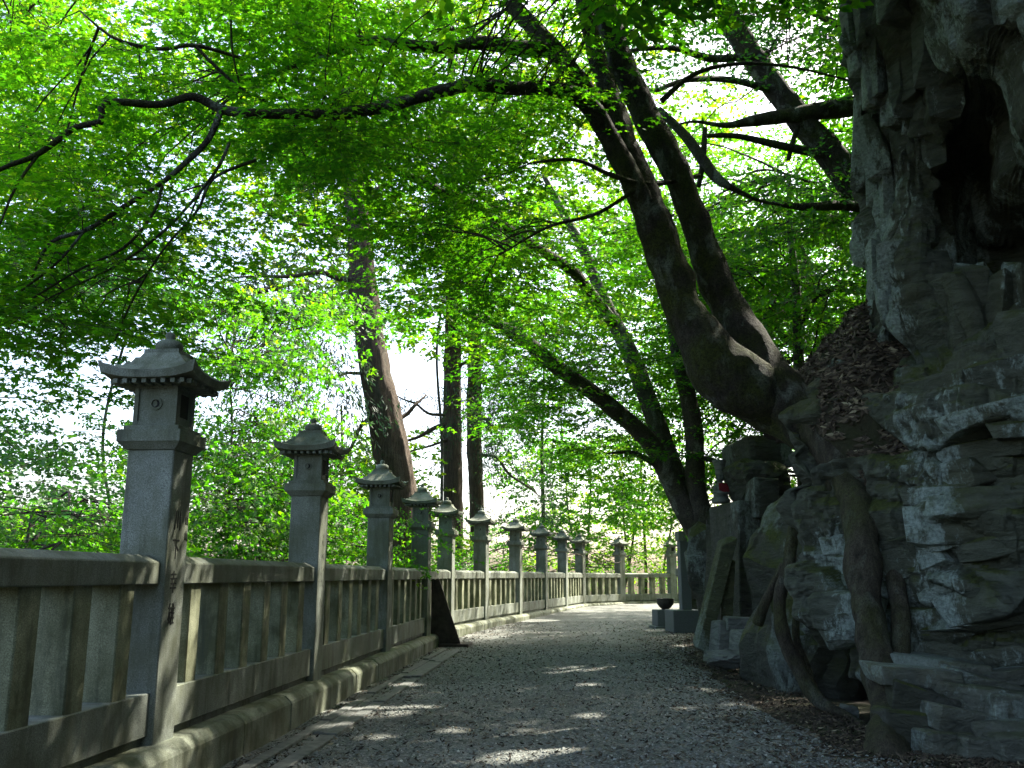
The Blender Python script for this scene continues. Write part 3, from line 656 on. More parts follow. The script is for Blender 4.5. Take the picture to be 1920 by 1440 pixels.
# the steel buttress after the fourth lantern
th4 = angs[3]; p4 = FA[3] + np.array([math.cos(th4), math.sin(th4)]) * .42
bt = thing('triangular_buttress', 'dark rusty triangular steel buttress leaning on the fence past the fourth lantern', 'buttress', (p4[0], p4[1], 0), th4)
bm = bmesh.new(); va = [bm.verts.new((x, y, z)) for x in (-.02, .02) for y, z in ((-.125, .03), (-.68, .05), (-.26, 1.22), (-.125, 1.22))]
bm.faces.new(va[:4]); bm.faces.new(va[4:][::-1])
for k in range(4): bm.faces.new((va[k], va[4 + k], va[4 + (k + 1) % 4], va[(k + 1) % 4]))
bmesh.ops.recalc_face_normals(bm, faces=bm.faces[:]); link('plate', bm_mesh(bm, 'plate'), MAT['rust_steel'], bt)
link('base_plate', box_mesh('base_plate', -.12, .45, -.80, -.27, .03 + float(rise(16.5)) - .01, .075 + float(rise(16.5)), .004), MAT['rust_steel'], bt)
link('top_cleat', box_mesh('top_cleat', -.05, .05, -.16, -.123, 1.05, 1.22, .004), MAT['rust_steel'], bt)
# edging strips of the gutter along the fence foot
eg = thing('drain_edging', 'weathered strips edging the shallow drain along the fence foot', 'drain', (bay_pts[0][0], bay_pts[0][1], 0), angs[0])
for k, (y, w, h) in enumerate(((-.46, .045, .052), (-.56, .05, .04), (-.68, .06, .05))):
    x = 1.6
    while x < 12.6:
        l = rng.uniform(1.7, 2.3); zz_ = float(rise(2.5 + x + l / 2))
        link('edging_strip', box_mesh('edging_strip', x, x + l - .02, y - w + rng.normal(0, .004), y + w, -.04 + zz_, h + zz_ + rng.normal(0, .004), .006), MAT['timber_strip'], eg); x += l

# ------------------------------------------------------------------ post, bowl, statues
pb = gpoint(1293, 1189); yb = pb[1] + .35
def wpx(n, Y): return n * Y / F_PX / math.cos(PITCH) * 1.0
u = yb / F_PX * 1.03
ps = thing('stone_post', 'plain square grey stone post with a capital on a dark block', 'post', (pb[0], yb, pb[2]), .12)
link('base_block', box_mesh('base_block', -30 * u, 26 * u, -.3, .35, -.05, 40 * u, .012), MAT['post_stone'], ps)
link('shaft', box_mesh('shaft', -9 * u, 9 * u, -9 * u, 9 * u, 40 * u - .005, 160 * u, .01), MAT['post_stone'], ps)
link('capital', box_mesh('capital', -11.5 * u, 11.5 * u, -11.5 * u, 11.5 * u, 160 * u - .003, 177 * u, .01), MAT['granite'], ps)
bb = gpoint(1252, 1181); ub = bb[1] / F_PX * 1.03
pd = thing('bowl_pedestal', 'low square stone pedestal under the dark bowl', 'pedestal', (bb[0], bb[1] + .3, bb[2]), .1)
link('foot_slab', box_mesh('foot_slab', -24 * ub, 22 * ub, -.34, .3, -.04, 6 * ub, .01), MAT['post_stone'], pd)
link('block', box_mesh('block', -19 * ub, 19 * ub, -.26, .26, 6 * ub - .003, 34 * ub, .012), MAT['post_stone'], pd)
bw = link('offering_bowl', lathe_mesh('offering_bowl', [(.0, .0), (.085, .0), (.09, .02), (.13, .05), (.185, .12), (.2, .18), (.195, .235), (.205, .25), (.18, .25), (.17, .19), (.1, .07), (0, .05)], 28), MAT['bronze'], loc=(bb[0] + 1 * ub, bb[1] + .3, bb[2] + 34 * ub))
tag(bw, 'round dark bowl standing on the low pedestal', 'bowl')
def statue(name, label, foot, h, rz, bib, hat):
    s = thing(name, label, 'statue', foot, rz)
    k = h
    link('body', lathe_mesh('body', [(0, 0), (.25 * k, 0), (.27 * k, .08 * k), (.22 * k, .16 * k), (.2 * k, .35 * k), (.17 * k, .5 * k), (.1 * k, .58 * k), (.06 * k, .62 * k), (0, .63 * k)], 16), MAT['stone_grey'], s)
    hd = link('head', lathe_mesh('head', [(0, .58 * k), (.07 * k, .6 * k), (.115 * k, .68 * k), (.12 * k, .76 * k), (.09 * k, .85 * k), (.04 * k, .89 * k), (0, .9 * k)], 16), MAT['granite_dark'], s)
    link('nose', box_mesh('nose', -.018 * k, .018 * k, -.14 * k, -.1 * k, .69 * k, .75 * k, .006), MAT['granite_dark'], hd)
    for sx in (-1, 1): link('eye', box_mesh('eye', sx * .05 * k - .02 * k, sx * .05 * k + .02 * k, -.118 * k, -.1 * k, .755 * k, .77 * k, .002), MAT['hollow'], hd)
    link('mouth', box_mesh('mouth', -.035 * k, .035 * k, -.122 * k, -.1 * k, .65 * k, .66 * k, .002), MAT['hollow'], hd)
    for sx in (-1, 1): link('ear', box_mesh('ear', sx * .125 * k - .015 * k, sx * .125 * k + .015 * k, -.03 * k, .02 * k, .68 * k, .78 * k, .006), MAT['granite_dark'], hd)
    mb = MB(); tube(mb, [(-.17 * k, 0, .48 * k), (-.22 * k, -.08 * k, .32 * k), (-.1 * k, -.2 * k, .28 * k), (0, -.22 * k, .29 * k), (.1 * k, -.2 * k, .28 * k), (.22 * k, -.08 * k, .32 * k), (.17 * k, 0, .48 * k)], [.055 * k, .06 * k, .05 * k, .05 * k, .05 * k, .06 * k, .055 * k], 8, .05)
    link('arms', mb.mesh('arms', True), MAT['stone_grey'], s)
    if bib:
        n = 9; V = []
        for i, tt in enumerate(np.linspace(-1, 1, n)):
            V += [(.13 * k * tt, -.12 * k - .03 * k * (1 - tt * tt), .56 * k), (.2 * k * tt, -.235 * k - .03 * k * (1 - tt * tt) + .006 * math.sin(9 * tt), (.30 + .05 * tt * tt) * k)]
        link('bib', mesh_np('bib', V, np.array([(2 * i, 2 * i + 2, 2 * i + 3, 2 * i + 1) for i in range(n - 1)]), True), MAT['red_cloth'], s)
    if hat: link('headdress', lathe_mesh('headdress', [(.118 * k, .80 * k), (.125 * k, .86 * k), (.13 * k, .95 * k), (.16 * k, 1.08 * k), (.20 * k, 1.22 * k), (.19 * k, 1.22 * k), (.1 * k, 1.0 * k), (0, .95 * k)], 10), MAT['stone_grey'], s)
    return s
st1 = W(1352, 944, 14.6)
statue('stone_statue', 'small grey stone figure with a red bib and tall headdress on the boulders', st1, .56, .35, True, True)
pedc = W(1352, 960, 14.6)
tag(link('statue_rock', rock_mesh('statue_rock', .75, .9, 3.0, 77, .6), MAT['stone_mossy'], loc=st1 + np.array([.05, .2, -1.47])), 'dark rock carrying the small statue with the red bib', 'boulder')
g2 = gpoint(1312, 1165); g2 = g2 + np.array([0, .9, 0]); h2 = g2[1] / F_PX
link2 = thing('statue_pedestal', 'dark mossy stepped pedestal behind the plain square post', 'pedestal', (g2[0], g2[1], g2[2]), .1)
link('lower_block', box_mesh('lower_block', -17 * h2, 17 * h2, -.2, .25, -.05, 36 * h2, .015), MAT['stone_mossy'], link2)
link('middle_block', box_mesh('middle_block', -21 * h2, 21 * h2, -.25, .3, 36 * h2 - .003, 78 * h2, .03), MAT['stone_mossy'], link2)
link('top_slab', box_mesh('top_slab', -24 * h2, 24 * h2, -.28, .33, 78 * h2 - .003, 92 * h2, .02), MAT['granite'], link2)
statue('stone_statue', 'pale grey seated stone figure half hidden behind the square post', (g2[0] - .02, g2[1], g2[2] + 92 * h2), .62, .2, False, False)

# ------------------------------------------------------------------ leaves
def star_leaf(lobes=5):
    ang = np.radians([-108, -54, 0, 54, 108]); ln = np.array([.52, .86, 1.0, .86, .52])
    nang = np.radians([-150, -80, -27, 27, 80, 150]); nr = np.array([.2, .36, .42, .42, .36, .2])
    V = [(0, 0, 0.04)] + [(l * math.cos(a), l * math.sin(a), -.16 * l * l) for a, l in zip(ang, ln)] + [(r * math.cos(a), r * math.sin(a), 0) for a, r in zip(nang, nr)]
    Fq = [(0, 6 + i, 1 + i, 7 + i) for i in range(5)]
    return np.array(V), np.array(Fq)
def trident_leaf():
    ang = np.radians([-72, 0, 72]); ln = np.array([.85, 1.0, .85]); nang = np.radians([-135, -34, 34, 135]); nr = np.array([.3, .42, .42, .3])
    V = [(-.05, 0, 0.04)] + [(l * math.cos(a), l * math.sin(a), -.16 * l * l) for a, l in zip(ang, ln)] + [(r * math.cos(a), r * math.sin(a), 0) for a, r in zip(nang, nr)]
    return np.array(V), np.array([(0, 4 + i, 1 + i, 5 + i) for i in range(3)])
def kite_leaf(w=.34):
    return np.array([(-.45, 0, 0), (.1, w, .03), (.75, 0, -.12), (.1, -w, .03)]), np.array([(0, 3, 2, 1)])
def needle_leaf():
    V, Fq = kite_leaf(.13); return V, Fq
STAR, TRI, KITE, NEED = star_leaf(), trident_leaf(), kite_leaf(), needle_leaf()
def frames(yaw, nrm):
    """rotation with x along yaw (projected) and z along nrm"""
    z = nrm / np.linalg.norm(nrm, axis=1)[:, None]; x = np.stack([np.cos(yaw), np.sin(yaw), 0 * yaw], 1)
    x = x - z * (x * z).sum(1)[:, None]; x /= np.linalg.norm(x, axis=1)[:, None] + 1e-9; y = np.cross(z, x)
    return np.stack([x, y, z], 2)
def leaf_cloud(O, yaw, droop, K, L, size, jit, r, hang=False, lat=.11):
    """sprays: K leaves along an axis from every origin; returns pos, rot, scale, tint"""
    n = len(O); ax = np.stack([np.cos(yaw) * np.cos(droop), np.sin(yaw) * np.cos(droop), -np.sin(droop)], 1)
    lv = np.stack([-np.sin(yaw), np.cos(yaw), 0 * yaw], 1)
    t = (np.arange(K)[None] + r.uniform(0, 1, (n, K))) / K
    side = np.where(np.arange(K) % 2 == 0, 1, -1)[None] * r.uniform(.15, 1, (n, K)) * lat * L / .45 * (1.15 - .75 * t)
    pos = O[:, None] + ax[:, None] * (t * L)[..., None] + lv[:, None] * side[..., None]
    pos = pos + r.normal(0, .02 * L / .45, (n, K, 3)) - np.array([0, 0, 1]) * (np.abs(side) * .25)[..., None]
    if hang:
        nrm = lv[:, None] * 1.0 + r.normal(0, .5, (n, K, 3)); ly = yaw[:, None] + r.normal(0, .5, (n, K))
        nrm = nrm.reshape(-1, 3); nrm /= np.linalg.norm(nrm, axis=1)[:, None]
        a3 = np.repeat(ax, K, 0) + r.normal(0, .3, (n * K, 3)); z = nrm; x = a3 - z * (a3 * z).sum(1)[:, None]; x /= np.linalg.norm(x, axis=1)[:, None]
        Rm = np.stack([x, np.cross(z, x), z], 2)
    else:
        nrm = np.array([0, 0, 1.0]) + r.normal(0, jit, (n, K, 3)); nrm[..., 2] = np.abs(nrm[..., 2]) + .15
        nrm = nrm + ax[:, None] * .25
        ly = yaw[:, None] + np.sign(side) * r.uniform(.2, 1.1, (n, K)); Rm = frames(ly.ravel(), nrm.reshape(-1, 3))
    sc = size * r.uniform(.5, 1.3, n * K)
    tn = np.clip(np.repeat(r.normal(.45, .2, n), K) + r.normal(0, .18, n * K), 0, 1)
    return pos.reshape(-1, 3), Rm, sc, tn
def leaf_mesh(name, pos, Rm, sc, tn, T):
    TV, TF = T; k = len(TV)
    V = pos[:, None] + sc[:, None, None] * np.einsum('mij,kj->mki', Rm, TV)
    Fq = (TF[None] + (np.arange(len(pos)) * k)[:, None, None]).reshape(-1, TF.shape[1])
    return mesh_np(name, V.reshape(-1, 3), Fq, False, np.repeat(tn, k))
def jagged(a, b, r, n=4, amp=.12, sag=0.0):
    a = np.asarray(a, float); b = np.asarray(b, float); t = np.linspace(0, 1, n + 2)[:, None]; P = a + (b - a) * t; L = np.linalg.norm(b - a)
    P[1:-1] += r.normal(0, amp * L / (n + 1), (n, 3)); P[:, 2] -= (np.sin(np.pi * t[:, 0]) * sag * L); return P

# gaps in the canopy: leaves missing along these lines of sight towards the sun
GAPS = []
for px, py, rr in [(1010, 1412, .26), (955, 1428, .2), (850, 1375, .12), (1060, 1380, .15), (620, 1375, .16), (940, 1390, .13), (1100, 1348, .14), (700, 1390, .13), (800, 1400, .1), (1120, 1420, .12), (640, 1335, .4), (705, 1345, .28), (775, 1335, .2), (1180, 1252, .32), (1090, 1258, .3), (1035, 1264, .2), (1000, 1165, .6), (905, 1195, .5), (1200, 1145, .8), (1080, 1140, .5), (1160, 1300, .14), (1000, 1310, .2), (1100, 1290, .14), (950, 1330, .16), (880, 1320, .14), (1280, 1215, .2), (760, 1290, .16)]:
    GAPS.append((gpoint(px, py), rr))
for (fx_, fy_), zs, rr in [(FENCE[1], (.35, .6, .85, 1.1, 1.35, 1.6, 1.8), .13), (FENCE[4], (.3, .6, .9, 1.2, 1.5, 1.8), .2), (FENCE[6], (.3, .7, 1.1, 2.6), .2), (FENCE[8], (.3, .7, 1.1, 1.5), .2), (FENCE[10], (.3, .8, 1.4, 2.6), .3), (FENCE[11], (.3, .8, 1.4, 2.6), .35), ((5.4, 37.6), (.3, .6, .9), .4), ((-1.75, 10.6), (.25, .5), .12), ((-2.0, 8.7), (1.3, 1.2), .12), ((-.1, 24.2), (.4, .8), .2)]:
    for z_ in zs: GAPS.append((np.array([fx_ + .15, fy_, z_]), rr))
GAPS += [(W(875, 490, 10.05), .42, .55), (W(930, 130, 9.2), .25, .4), (W(1060, 700, 16), .4, .6)]
SVN = np.array(SV)
def in_gap(P):
    m = np.zeros(len(P), bool)
    for T, rr, *t0 in GAPS:
        v = P - T; t = v @ SVN; d2 = (v ** 2).sum(1) - t * t; m |= (t > (t0[0] if t0 else 0)) & (d2 < rr * rr)
    return m

class Tree:
    def __init__(s, name, label, cat, base, seed, group=None, bark='smooth_bark'):
        s.t = thing(name, label, cat, base, 0, group); s.base = np.asarray(base, float); s.r = np.random.default_rng(seed); s.bark = MAT[bark]
        s.att = []; s.leaf = []; s.tw = MB()
    def _loc(s, me):
        me.transform(Matrix.Translation(Vector(-s.base))); return me
    def limb(s, part, chains, sides=12, step=.12, rough=.12, ridge=0.0, bark=None, attach=True, rscale=3.0):
        """chains: list of (points, radii) that make one part"""
        mb = MB()
        for k, (P, rad) in enumerate(chains):
            S = tube(mb, P, rad, sides, step, rough, ridge, k + 3, True, rscale)
            if attach: s.att.append(S[:, :3])
        me = mb.mesh(part, True); return link(part, s._loc(me), bark or s.bark, s.t)
    def px_limb(s, part, chains, **kw):
        """chains given as (px, py, Y, radius in px)"""
        out = []
        for ch in chains:
            P = np.array([W(a, b, Y) for a, b, Y, _ in ch]); rad = [q * Y / F_PX for _, _, Y, q in ch]; out.append((P, rad))
        return s.limb(part, out, **kw)
    def areas(s, areas, leaf='star', size=.045, K=22, L=.5, blob=(.75, .75, .3), sprays=20, jit=.35, droop=.12, hang=False, twig=.004, connect=True, tier=.3, lat=.11):
        A = np.concatenate(s.att) if s.att else s.base[None]; r = s.r
        for (x0, x1, y0, y1, Y0, Y1, nbl) in areas:
            for _ in range(nbl):
                Y = r.uniform(Y0, Y1); c = W(r.uniform(x0, x1), r.uniform(y0, y1), Y)
                g = gz1(c[0], c[1])
                if c[2] < g + .25 and g > -3: c[2] = g + r.uniform(.25, .6)
                s.blob(c, A, size, K, L, np.array(blob) * r.uniform(.75, 1.3), max(4, int(sprays * r.uniform(.7, 1.3))), jit, droop, hang, twig, connect, tier, lat)
    def blob(s, c, A, size, K, L, rad, n, jit, droop, hang, twig, connect, tier, lat):
        r = s.r; d2 = ((A - c) ** 2).sum(1); a = A[np.argmin(d2)]; out = c - a; yaw0 = math.atan2(out[1], out[0])
        q = r.normal(0, .5, (n, 3)); O = c + q * rad
        if tier: O[:, 2] = c[2] + np.round((O[:, 2] - c[2]) / tier) * tier + r.normal(0, .04, n) - .22 * np.hypot(O[:, 0] - c[0], O[:, 1] - c[1]) * .6
        v = O - (c - out / (np.linalg.norm(out) + .01) * rad[0] * .5); yaw = np.arctan2(v[:, 1], v[:, 0]) + r.normal(0, .5, n)
        dr = droop + r.normal(0, .15, n)
        s.leaf.append(leaf_cloud(O, yaw, dr, K, L, size, jit, r, hang, lat))
        if connect and np.linalg.norm(out) > .15:
            Ld = np.linalg.norm(out); r0 = min(.006 + .004 * Ld, .04) * (max(twig, .0015) / .004) ** .6
            tube(s.tw, jagged(a, c, r, 4, .11, -.05), np.linspace(r0, r0 * .45, 6), 5, .25, 0)
            for k in range(min(7 if twig else 3, n)): tube(s.tw, jagged(c - out / Ld * r.uniform(0, .4) * Ld * .3, O[k], r, 2, .14), np.linspace(r0 * .42, max(twig * .6, .0012), 4), 4, .3, 0, cap=False)
        if twig:
            for k in range(n):
                ax = np.array([math.cos(yaw[k]) * math.cos(dr[k]), math.sin(yaw[k]) * math.cos(dr[k]), -math.sin(dr[k])])
                tube(s.tw, [O[k] - ax * .12, O[k] + ax * L * .5, O[k] + ax * L], [twig * .8, twig * .6, twig * .25], 3, 1.0, 0, cap=False)
    def crown(s, T, mat, single=0, name='crown'):
        if not s.leaf: return
        pos, Rm, sc, tn = [np.concatenate([l[i] for l in s.leaf]) for i in range(4)]
        gm = ~in_gap(pos); pos, Rm, sc, tn = pos[gm], Rm[gm], sc[gm], tn[gm]
        pos = pos - s.base; s.leaf = []
        keep = np.ones(len(pos), bool); idx = []
        if single:
            dv = pos + s.base - np.array([0, 0, EYE]); dep = dv[:, 1] * math.cos(PITCH) + dv[:, 2] * math.sin(PITCH)
            pxx = 960 + F_PX * dv[:, 0] / dep; pyy = 720 - F_PX * (-dv[:, 1] * math.sin(PITCH) + dv[:, 2] * math.cos(PITCH)) / dep
            vis = (pxx > 20) & (pxx < 1900) & (pyy > 20) & (pyy < 1420) & (dep > 1)
            idx = np.argsort(np.where(vis, dep / sc, 1e9))[:single]; keep[idx] = False
        cr = link(name, leaf_mesh(name, pos[keep], Rm[keep], sc[keep], tn[keep], T), MAT[mat], s.t); cr['kind'] = 'stuff'
        if single:
            TV, TF = T; lms = []
            for q in range(4):
                me = mesh_np('leaf', TV, TF, False, np.full(len(TV), .25 + .15 * q)); me.materials.append(MAT[mat]); lms.append(me)
            for i in idx:
                o = link('leaf', lms[int(np.clip(tn[i] * 4, 0, 3))], None, cr); M = Matrix([list(Rm[i][k] * sc[i]) + [pos[i][k]] for k in range(3)] + [[0, 0, 0, 1]]); o.matrix_local = M
        if s.tw.v: link('twigs' if name == 'crown' else 'shade_twigs', s._loc(s.tw.mesh('twigs', True)), MAT['twig_bark'], s.t)['kind'] = 'stuff'; s.tw = MB()

# ------------------------------------------------------------------ near leaning maple rooted on the ledge
m1 = Tree('maple_tree', 'big leaning maple with mossy twin stems rooted on the leaf-covered ledge', 'tree', W(1450, 775, 9.4), 1, None, 'maple_bark')
m1.px_limb('trunk', [
    [(1560, 850, 8.9, 26), (1500, 790, 9.2, 48), (1442, 740, 9.45, 64), (1408, 670, 9.55, 46), (1375, 600, 9.7, 38), (1332, 500, 9.8, 31), (1297, 400, 9.85, 27), (1258, 300, 9.9, 28), (1202, 200, 10.0, 28), (1160, 100, 10.0, 26), (1132, 0, 10.1, 23), (1095, -140, 10.2, 20), (1080, -330, 10.3, 15), (1110, -600, 10.5, 7)],
    [(1455, 775, 9.35, 40), (1398, 732, 9.3, 58), (1342, 680, 9.3, 58), (1292, 600, 9.35, 38), (1255, 500, 9.45, 38), (1222, 400, 9.5, 33), (1182, 300, 9.6, 27), (1150, 200, 9.7, 22), (1118, 100, 9.8, 18), (1094, 0, 9.9, 16), (1070, -130, 10.2, 14), (1000, -350, 10.4, 8)]], sides=26, step=.045, rough=.26, rscale=3.6, ridge=.10)
m1.px_limb('branch', [[(1225, 420, 9.45, 24), (1180, 330, 9.35, 24), (1130, 235, 9.3, 21), (1090, 185, 9.1, 19), (1030, 166, 8.8, 15), (960, 166, 8.5, 14), (895, 158, 8.2, 14), (830, 170, 8.0, 13), (740, 195, 7.7, 12.5), (650, 212, 7.4, 12), (585, 214, 7.2, 11), (480, 213, 6.9, 10.5), (415, 205, 6.8, 9.5), (362, 181, 6.7, 8.5), (300, 196, 6.6, 8), (198, 192, 6.4, 7), (190, 228, 6.4, 6.5), (140, 240, 6.3, 6.5), (70, 290, 6.2, 6), (0, 318, 6.1, 5), (-160, 400, 6.0, 3)]], sides=10, step=.06, rough=.2, rscale=8)
m1.px_limb('branch', [[(413, 210, 6.8, 7), (390, 262, 6.7, 6.5), (340, 312, 6.6, 6), (300, 345, 6.5, 5.5), (225, 392, 6.4, 5), (165, 430, 6.3, 4.5), (95, 455, 6.2, 3.5), (60, 520, 6.1, 2)],
                      [(305, 342, 6.5, 3.5), (290, 395, 6.5, 3.2), (235, 462, 6.4, 3), (150, 505, 6.3, 2.6), (60, 560, 6.2, 2)],
                      [(160, 430, 6.3, 3), (110, 490, 6.2, 2.6), (40, 545, 6.1, 2)],
                      [(430, 268, 7.0, 3.6), (405, 320, 6.9, 3.4), (345, 395, 6.8, 3), (285, 452, 6.7, 2.8), (215, 500, 6.6, 2.4), (120, 545, 6.5, 1.6)],
                      [(480, 300, 7.2, 3.4), (400, 335, 7.1, 3.2), (370, 395, 7.0, 2.8), (305, 470, 6.9, 2.5), (250, 560, 6.8, 2.2), (215, 640, 6.7, 1.6)],
                      [(70, 292, 6.2, 3.5), (30, 350, 6.1, 3), (0, 420, 6.1, 2)]], sides=7, step=.08, rough=.1)
m1.px_limb('branch', [[(960, 10, 9.6, 18), (1040, 95, 9.4, 19), (1120, 200, 9.6, 22)], [(1035, 90, 9.4, 19), (985, 92, 9.2, 17), (900, 80, 9.0, 15), (850, 90, 8.9, 13), (780, 86, 8.7, 12), (680, 75, 8.5, 11), (620, 95, 8.4, 9), (565, 118, 8.3, 6), (480, 150, 8.2, 3)]], sides=10, step=.07, rough=.18, rscale=7)
m1.px_limb('branch', [[(455, 110, 7.2, 3), (365, 85, 6.9, 4.5), (300, 92, 6.8, 4), (215, 72, 6.7, 3.5), (150, 20, 6.6, 2)], [(365, 85, 6.9, 3.5), (410, 130, 7.0, 3.5), (455, 168, 7.1, 3), (500, 190, 7.2, 2.5)], [(433, -10, 6.9, 2.5), (435, 90, 7.0, 2.5), (450, 160, 7.1, 2)]], sides=6, step=.1, rough=.1)
m1.px_limb('branch', [[(1310, 330, 10.2, 5), (1220, 345, 9.4, 6), (1150, 330, 9.1, 5), (1080, 300, 8.9, 4), (1000, 305, 8.7, 3)], [(1200, 350, 9.3, 5), (1120, 400, 9.1, 4), (1030, 425, 8.9, 3), (950, 470, 8.8, 2)], [(1240, 190, 10.0, 6), (1300, 140, 9.9, 5), (1380, 120, 9.8, 4), (1480, 125, 9.6, 3), (1590, 150, 9.4, 2)]], sides=6, step=.1, rough=.1)
# high limbs over the path, above the frame
m1.px_limb('branch', [[(1100, -40, 10.1, 18), (900, -160, 9.3, 15), (650, -220, 8.4, 12), (350, -240, 7.4, 8), (50, -200, 6.6, 4)], [(1090, -150, 10.2, 15), (1250, -320, 9.2, 12), (1350, -500, 8.0, 7)], [(1095, -120, 10.1, 14), (950, -500, 8.0, 10), (750, -900, 6.5, 6)]], sides=8, step=.1, rough=.1)
# roots down the rock
for ch in ([(1500, 780, 9.2, 40), (1545, 835, 8.9, 34), (1580, 890, 8.65, 32), (1608, 950, 8.4, 36), (1618, 1060, 8.15, 38), (1628, 1160, 7.95, 36), (1650, 1250, 7.75, 38), (1668, 1320, 7.5, 34), (1662, 1390, 7.2, 40), (1668, 1450, 6.95, 55)],
           [(1622, 985, 8.7, 5), (1640, 1015, 8.45, 12), (1672, 1065, 8.2, 19), (1690, 1180, 7.95, 20), (1680, 1290, 7.7, 24), (1672, 1360, 7.4, 22), (1690, 1440, 7.05, 26)],
           [(1478, 760, 9.2, 16), (1510, 800, 9.0, 14), (1540, 835, 8.85, 10), (1552, 900, 8.7, 9), (1560, 960, 8.7, 5)],
           [(1492, 950, 9.3, 10), (1480, 1050, 9.2, 13), (1462, 1120, 9.2, 14), (1468, 1190, 9.2, 15), (1500, 1260, 9.2, 16), (1535, 1312, 9.05, 14), (1585, 1342, 8.8, 10), (1622, 1362, 8.65, 7), (1660, 1385, 8.5, 4)],
           [(1500, 1120, 9.35, 7), (1492, 1190, 9.3, 9), (1512, 1250, 9.3, 8), (1530, 1300, 9.3, 8)],
           [(1470, 1060, 10.5, 8), (1440, 1120, 10.5, 10), (1420, 1170, 10.6, 12)]):
    m1.px_limb('root', [[(a_, b_, c_, q_ * .82) for a_, b_, c_, q_ in ch]], sides=18, step=.045, rough=.4, rscale=4.5, ridge=.25, bark=MAT['root_bark'], attach=False)
m1.areas([(-60, 700, -60, 240, 6.5, 10.5, 56), (600, 1150, -80, 300, 8, 12, 32), (-80, 330, 230, 560, 6.0, 9.0, 24), (300, 800, 230, 420, 7.5, 10, 9), (800, 1150, 230, 480, 8.8, 11, 12),
          (1130, 1250, -60, 150, 9.5, 12, 5), (-60, 250, 500, 650, 6.3, 8.5, 7), (790, 960, 430, 560, 9.8, 10.3, 7)],
         size=.058, K=20, L=.5, sprays=18, twig=.0026, jit=.26)
m1.crown(STAR, 'leaf_maple', 300)
m1.areas([(-200, 1500, -600, -90, 5, 11, 12), (980, 1550, -520, -80, 6.0, 9.3, 72)], size=.1, K=18, L=.5, sprays=18, twig=0, jit=.26)  # leaf masses above the frame, added to shade the near fence
m1.crown(KITE, 'leaf_maple', 0, 'shade_crown')
# ------------------------------------------------------------------ second maple, several stems, at the foot of the boulders
m2b = np.array([W(1345, 1060, 16.2)[0], 16.2, 0.1])
m2 = Tree('maple_tree', 'slender grey maple with three stems spreading from behind the boulder pile', 'tree', m2b, 2, None, 'smooth_bark')
m2.px_limb('trunk', [
    [(1368, 1180, 16.2, 48), (1352, 1080, 16.2, 38), (1320, 1010, 16.1, 27), (1285, 950, 16.0, 23), (1248, 880, 15.9, 19), (1210, 820, 15.8, 17), (1130, 750, 15.6, 16), (1060, 700, 15.4, 15), (985, 640, 15.2, 14), (930, 606, 15.0, 10), (885, 590, 14.9, 7), (820, 560, 14.8, 4)],
    [(1358, 1090, 16.2, 34), (1316, 1000, 16.3, 27), (1270, 900, 16.4, 21), (1215, 750, 16.6, 18), (1180, 660, 16.7, 17), (1150, 600, 16.8, 14), (1118, 530, 16.9, 11), (1095, 470, 17.0, 10), (1070, 425, 17.0, 9), (1020, 330, 17.2, 5)],
    [(1356, 1080, 16.2, 34), (1326, 1010, 16.0, 27), (1305, 920, 15.9, 20), (1300, 800, 15.8, 17), (1276, 680, 15.7, 15), (1262, 600, 15.6, 13), (1250, 500, 15.6, 10), (1230, 380, 15.6, 6)]], sides=14, step=.1, rough=.14, rscale=3)
m2.px_limb('branch', [[(1150, 605, 16.7, 12), (1115, 560, 16.0, 12), (1075, 510, 15.0, 11), (1000, 460, 13.8, 10), (930, 415, 12.6, 10), (905, 400, 12.2, 10), (865, 368, 11.8, 11), (840, 366, 11.6, 10), (800, 345, 11.3, 9), (740, 320, 11.0, 8), (680, 295, 10.7, 7.5), (620, 265, 10.4, 6), (560, 245, 10.2, 4), (540, 240, 10.1, 2)], [(620, 268, 10.4, 5), (575, 262, 10.3, 4), (515, 275, 10.2, 2.5)]], sides=8, step=.09, rough=.15, rscale=6)
for ch_ in ([(1300, 855, 15.85, 6), (1322, 860, 15.8, 5), (1360, 870, 15.4, 4), (1400, 880, 15.0, 2)], [(1262, 900, 15.95, 7), (1240, 880, 15.85, 6), (1190, 850, 15.6, 5), (1140, 850, 15.4, 2)]): m2.px_limb('branch', [ch_], sides=6, step=.1)
m2.areas([(880, 1330, 330, 700, 13, 18.5, 46), (960, 1280, 640, 850, 14, 19, 30), (760, 960, 400, 620, 11, 14, 10), (1300, 1440, 560, 880, 15, 18, 8), (480, 760, 260, 420, 10, 12, 6)],
         size=.068, K=18, L=.55, sprays=18, blob=(.9, .9, .32), twig=.0028, jit=.32)
m2.crown(TRI, 'leaf_maple')
# ------------------------------------------------------------------ cedars beyond the fence
def cedar(label, chain, seed, areas, rings, ridge=.28):
    P = np.array([W(a, b, Y) for a, b, Y, _ in chain]); b0 = P[0].copy(); b0[2] = gz1(b0[0], b0[1]) - .1
    t = Tree('cedar_tree', label, 'tree', b0, seed, None, 'cedar_bark')
    rad = [q * Y / F_PX for _, _, Y, q in chain]
    t.limb('trunk', [(np.vstack([b0, P]), [rad[0] * 1.5] + rad)], sides=40, step=.18, rough=.08, ridge=ridge)
    for (px, py, Y, ex, ey, eY, q) in rings:
        a = W(px, py, Y); b = W(ex, ey, eY); t.limb('branch', [(jagged(a, b, t.r, 4, .14, -.05), np.linspace(q, q * .3, 6) * Y / F_PX)], sides=6, step=.2)
    t.areas(areas, size=.13, K=26, L=.9, blob=(1.0, 1.0, .7), sprays=13, droop=1.05, hang=True, twig=.005, tier=0, lat=.2)
    t.crown(NEED, 'leaf_cedar')
